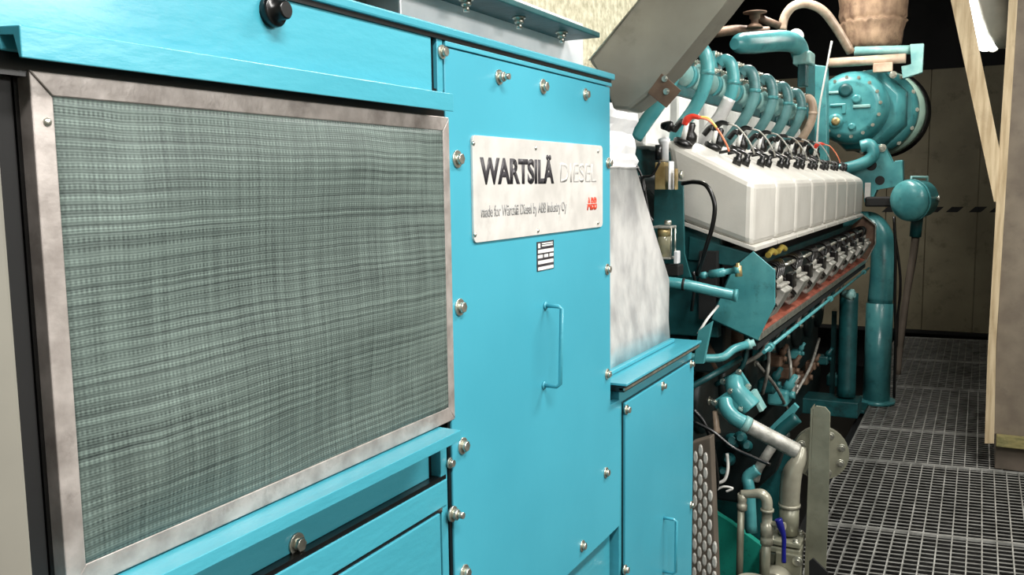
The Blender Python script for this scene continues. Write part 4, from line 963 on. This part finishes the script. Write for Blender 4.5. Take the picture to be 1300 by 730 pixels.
GE = thing('grey_elbow_pipe', 'glossy grey pipe elbow dropping from the flange disc to a square flange', 'pipe', HY(1003, 680, YP))
MB().tube([HY(1018, 568, YP + .02), HY(1014, 584, YP), HY(1006, 600, YP - .01), HY(1003, 620, YP - .01), HY(1002, 640, YP)], [.02, .025, .034, .035, .035], 18).build('elbow', 'greypipe', GE)
MB().lathe(HY(1002, 641, YP), (0, 0, 1), [(-.006, .038), (.006, .038)], 20).build('weld_ring', 'greypipe', GE)
MB().lathe(HY(1002, 642, YP), (0, 0, -1), [(0, .034), (.10, .034)], 20).build('riser', 'greysteel', GE)
MB().box(HY(994, 594, YP - .04), HY(1020, 586, YP + .02), bev=.003).build('lug', 'greypipe', GE) if False else None
fb0 = HY(1005, 681, YP)
MB().box(fb0 + V((-.085, -.06, -.018)), fb0 + V((.040, .06, 0)), bev=.004).build('square_flange', 'greysteel', GE)
MB().box(fb0 + V((-.085, -.06, -.045)), fb0 + V((.040, .06, -.024)), bev=.004).build('square_flange', 'greysteel', GE)
for dx, dy in ((-.06, -.045), (.022, -.045), (.022, .045), (-.06, .045)): bolt('hex', fb0 + V((dx, dy, 0)), GE, axis='z', scale=1)
MB().box(V((fb0.x - .10, fb0.y - .055, .002)), fb0 + V((.036, .04, -.047)), bev=.006).build('valve_body', 'greysteel', GE)
vb = HY(1000, 712, YP - .06)
MB().box(V((vb.x - .04, vb.y - .014, .002)), vb + V((.048, 0, .03)), bev=.004).build('front_flange', 'greysteel', GE)
bolt('hex', vb + V((.035, -.014, .01)), GE, axis='-y', scale=1.2)
MB().lathe(HY(987, 737, YP - .08), (.0, -1, .15), [(-.02, .055), (.05, .05), (.10, .048)], 24).build('branch_stub', 'greypipe', GE)
# thin pipe with ball valve
BV = thing('ball_valve_pipe', 'slim grey pipe loop with a blue levered ball valve', 'valve', HY(960, 735, 3.0))
Yb = 2.90
MB().tube([HY(938, 760, Yb), HY(941, 640, Yb)], .0115, 14, smooth=False).build('left_riser', 'greysteel', BV)
MB().lathe(HY(942, 647, Yb), (0, 0, 1), [(0, .017), (.02, .017), (.022, .013), (.03, .0155), (.055, .0155)], 12).build('union', 'greypipe', BV)
MB().tube([HY(941, 627, Yb), HY(953, 627, Yb), HY(966, 627, Yb), HY(973, 634, Yb), HY(974, 646, Yb)], [.013, .014, .0175, .018, .018], 14).build('elbow', 'greypipe', BV)
MB().lathe(HY(974, 646, Yb), (0, 0, -1), [(0, .022), (.008, .022), (.009, .017), (.05, .017), (.052, .021), (.09, .021), (.092, .018), (.10, .021), (.12, .021)], 16).build('valve_body', 'greypipe', BV)
MB().tube([HY(973, 680, Yb), HY(970, 760, Yb)], .0155, 14, smooth=False).build('right_riser', 'greysteel', BV)
MB().lathe(HY(980, 665, Yb), (1, -.3, .05), [(0, .010), (.03, .010), (.03, .014), (.045, .014)], 12).build('stem', 'greypipe', BV)
MB().tube([HY(988, 659, Yb - .04), HY(991, 668, Yb - .04), HY(995, 682, Yb - .04), HY(995, 700, Yb - .04), HY(995, 714, Yb - .04)], [.012, .012, .0075, .007, .0075], 10).build('blue_lever', 'blue', BV)
MB().lathe(HY(955, 740, 2.80), (0, 0, 1), [(-.1, .06), (.0, .06), (.012, .05)], 24).build('base_cap', 'greypipe', BV)
tag(MB().prism([HY(a, b, 3.0) for a, b in ((1027, 713), (1032, 709), (1051, 727), (1049, 745), (1027, 745))], (0, .01, 0), bev=.001).build('corner_plate', 'blackgap'), 'small black plate at the bottom edge beside the steel post', 'plate')
# green drip tray / floor painted
gt = [HX(905, 645, -.86), HX(972, 700, -.86)]
tr = thing('drip_tray', 'green painted tray between the checker plate guard and the grey pipes', 'tray', (-.9, 3.3, .1))
zt_ = .50
g = [HY(903, 648, 3.35), HY(925, 662, 3.32), HY(968, 694, 3.28), HY(969, 768, 3.25), HY(897, 768, 3.28)]
MB().prism(g, (0, .03, 0), bev=.002).build('panel', 'greenfloor', tr)
MB().prism([HY(a, b, 3.40) for a, b in ((900, 560), (1010, 560), (1000, 690), (970, 690), (900, 640))], (0, .02, 0), bev=.003).build('back_plate', 'teal_dark', tr)
# dark pump casing under the hose
PC = thing('pump_casing', 'dim teal pump casing with lumpy fittings behind the braided hose', 'pump', HY(930, 600, 3.25))
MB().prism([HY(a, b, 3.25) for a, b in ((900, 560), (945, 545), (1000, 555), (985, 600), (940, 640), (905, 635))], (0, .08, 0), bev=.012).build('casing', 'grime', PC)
for (a, b, r) in ((930, 560, .03), (940, 556, .025), (925, 583, .026), (918, 598, .02), (948, 566, .022)):
    MB().lathe(HY(a, b, 3.23), (.2, -1, .3), [(-.03, r), (.02, r), (.03, r * .6), (.045, r * .5)], 12).build('fitting', 'teal_dark', PC)
MB().prism([HY(a, b, 3.3) for a, b in ((975, 545), (1008, 512), (1014, 518), (985, 556))], (0, .02, 0), bev=.002).build('strut', 'teal_eng', PC)
for i, (pts, r, m_, lb) in enumerate([
    ([(880, 520), (893, 535), (903, 560), (909, 590), (910, 618), (900, 628)], .0075, 'black', 'black cable looping down past the top of the checker plate guard'),
    ([(880, 535), (905, 548), (930, 568), (955, 580), (978, 590)], .0065, 'black', 'black cable running across to the right under the elbow valve'),
    ([(923, 576), (924, 595), (919, 610), (905, 614)], .0055, 'white', 'thin white looped wire beside the pump casing'),
    ([(905, 625), (918, 618), (930, 620), (922, 624)], .004, 'white', 'small loop of white wire above the green tray')]):
    tag(MB().tube([HY(a, b, (2.88, 2.855, 2.905, 2.93)[i]) for a, b in pts], r, 8).build('loose_cable', m_), lb, 'cable')
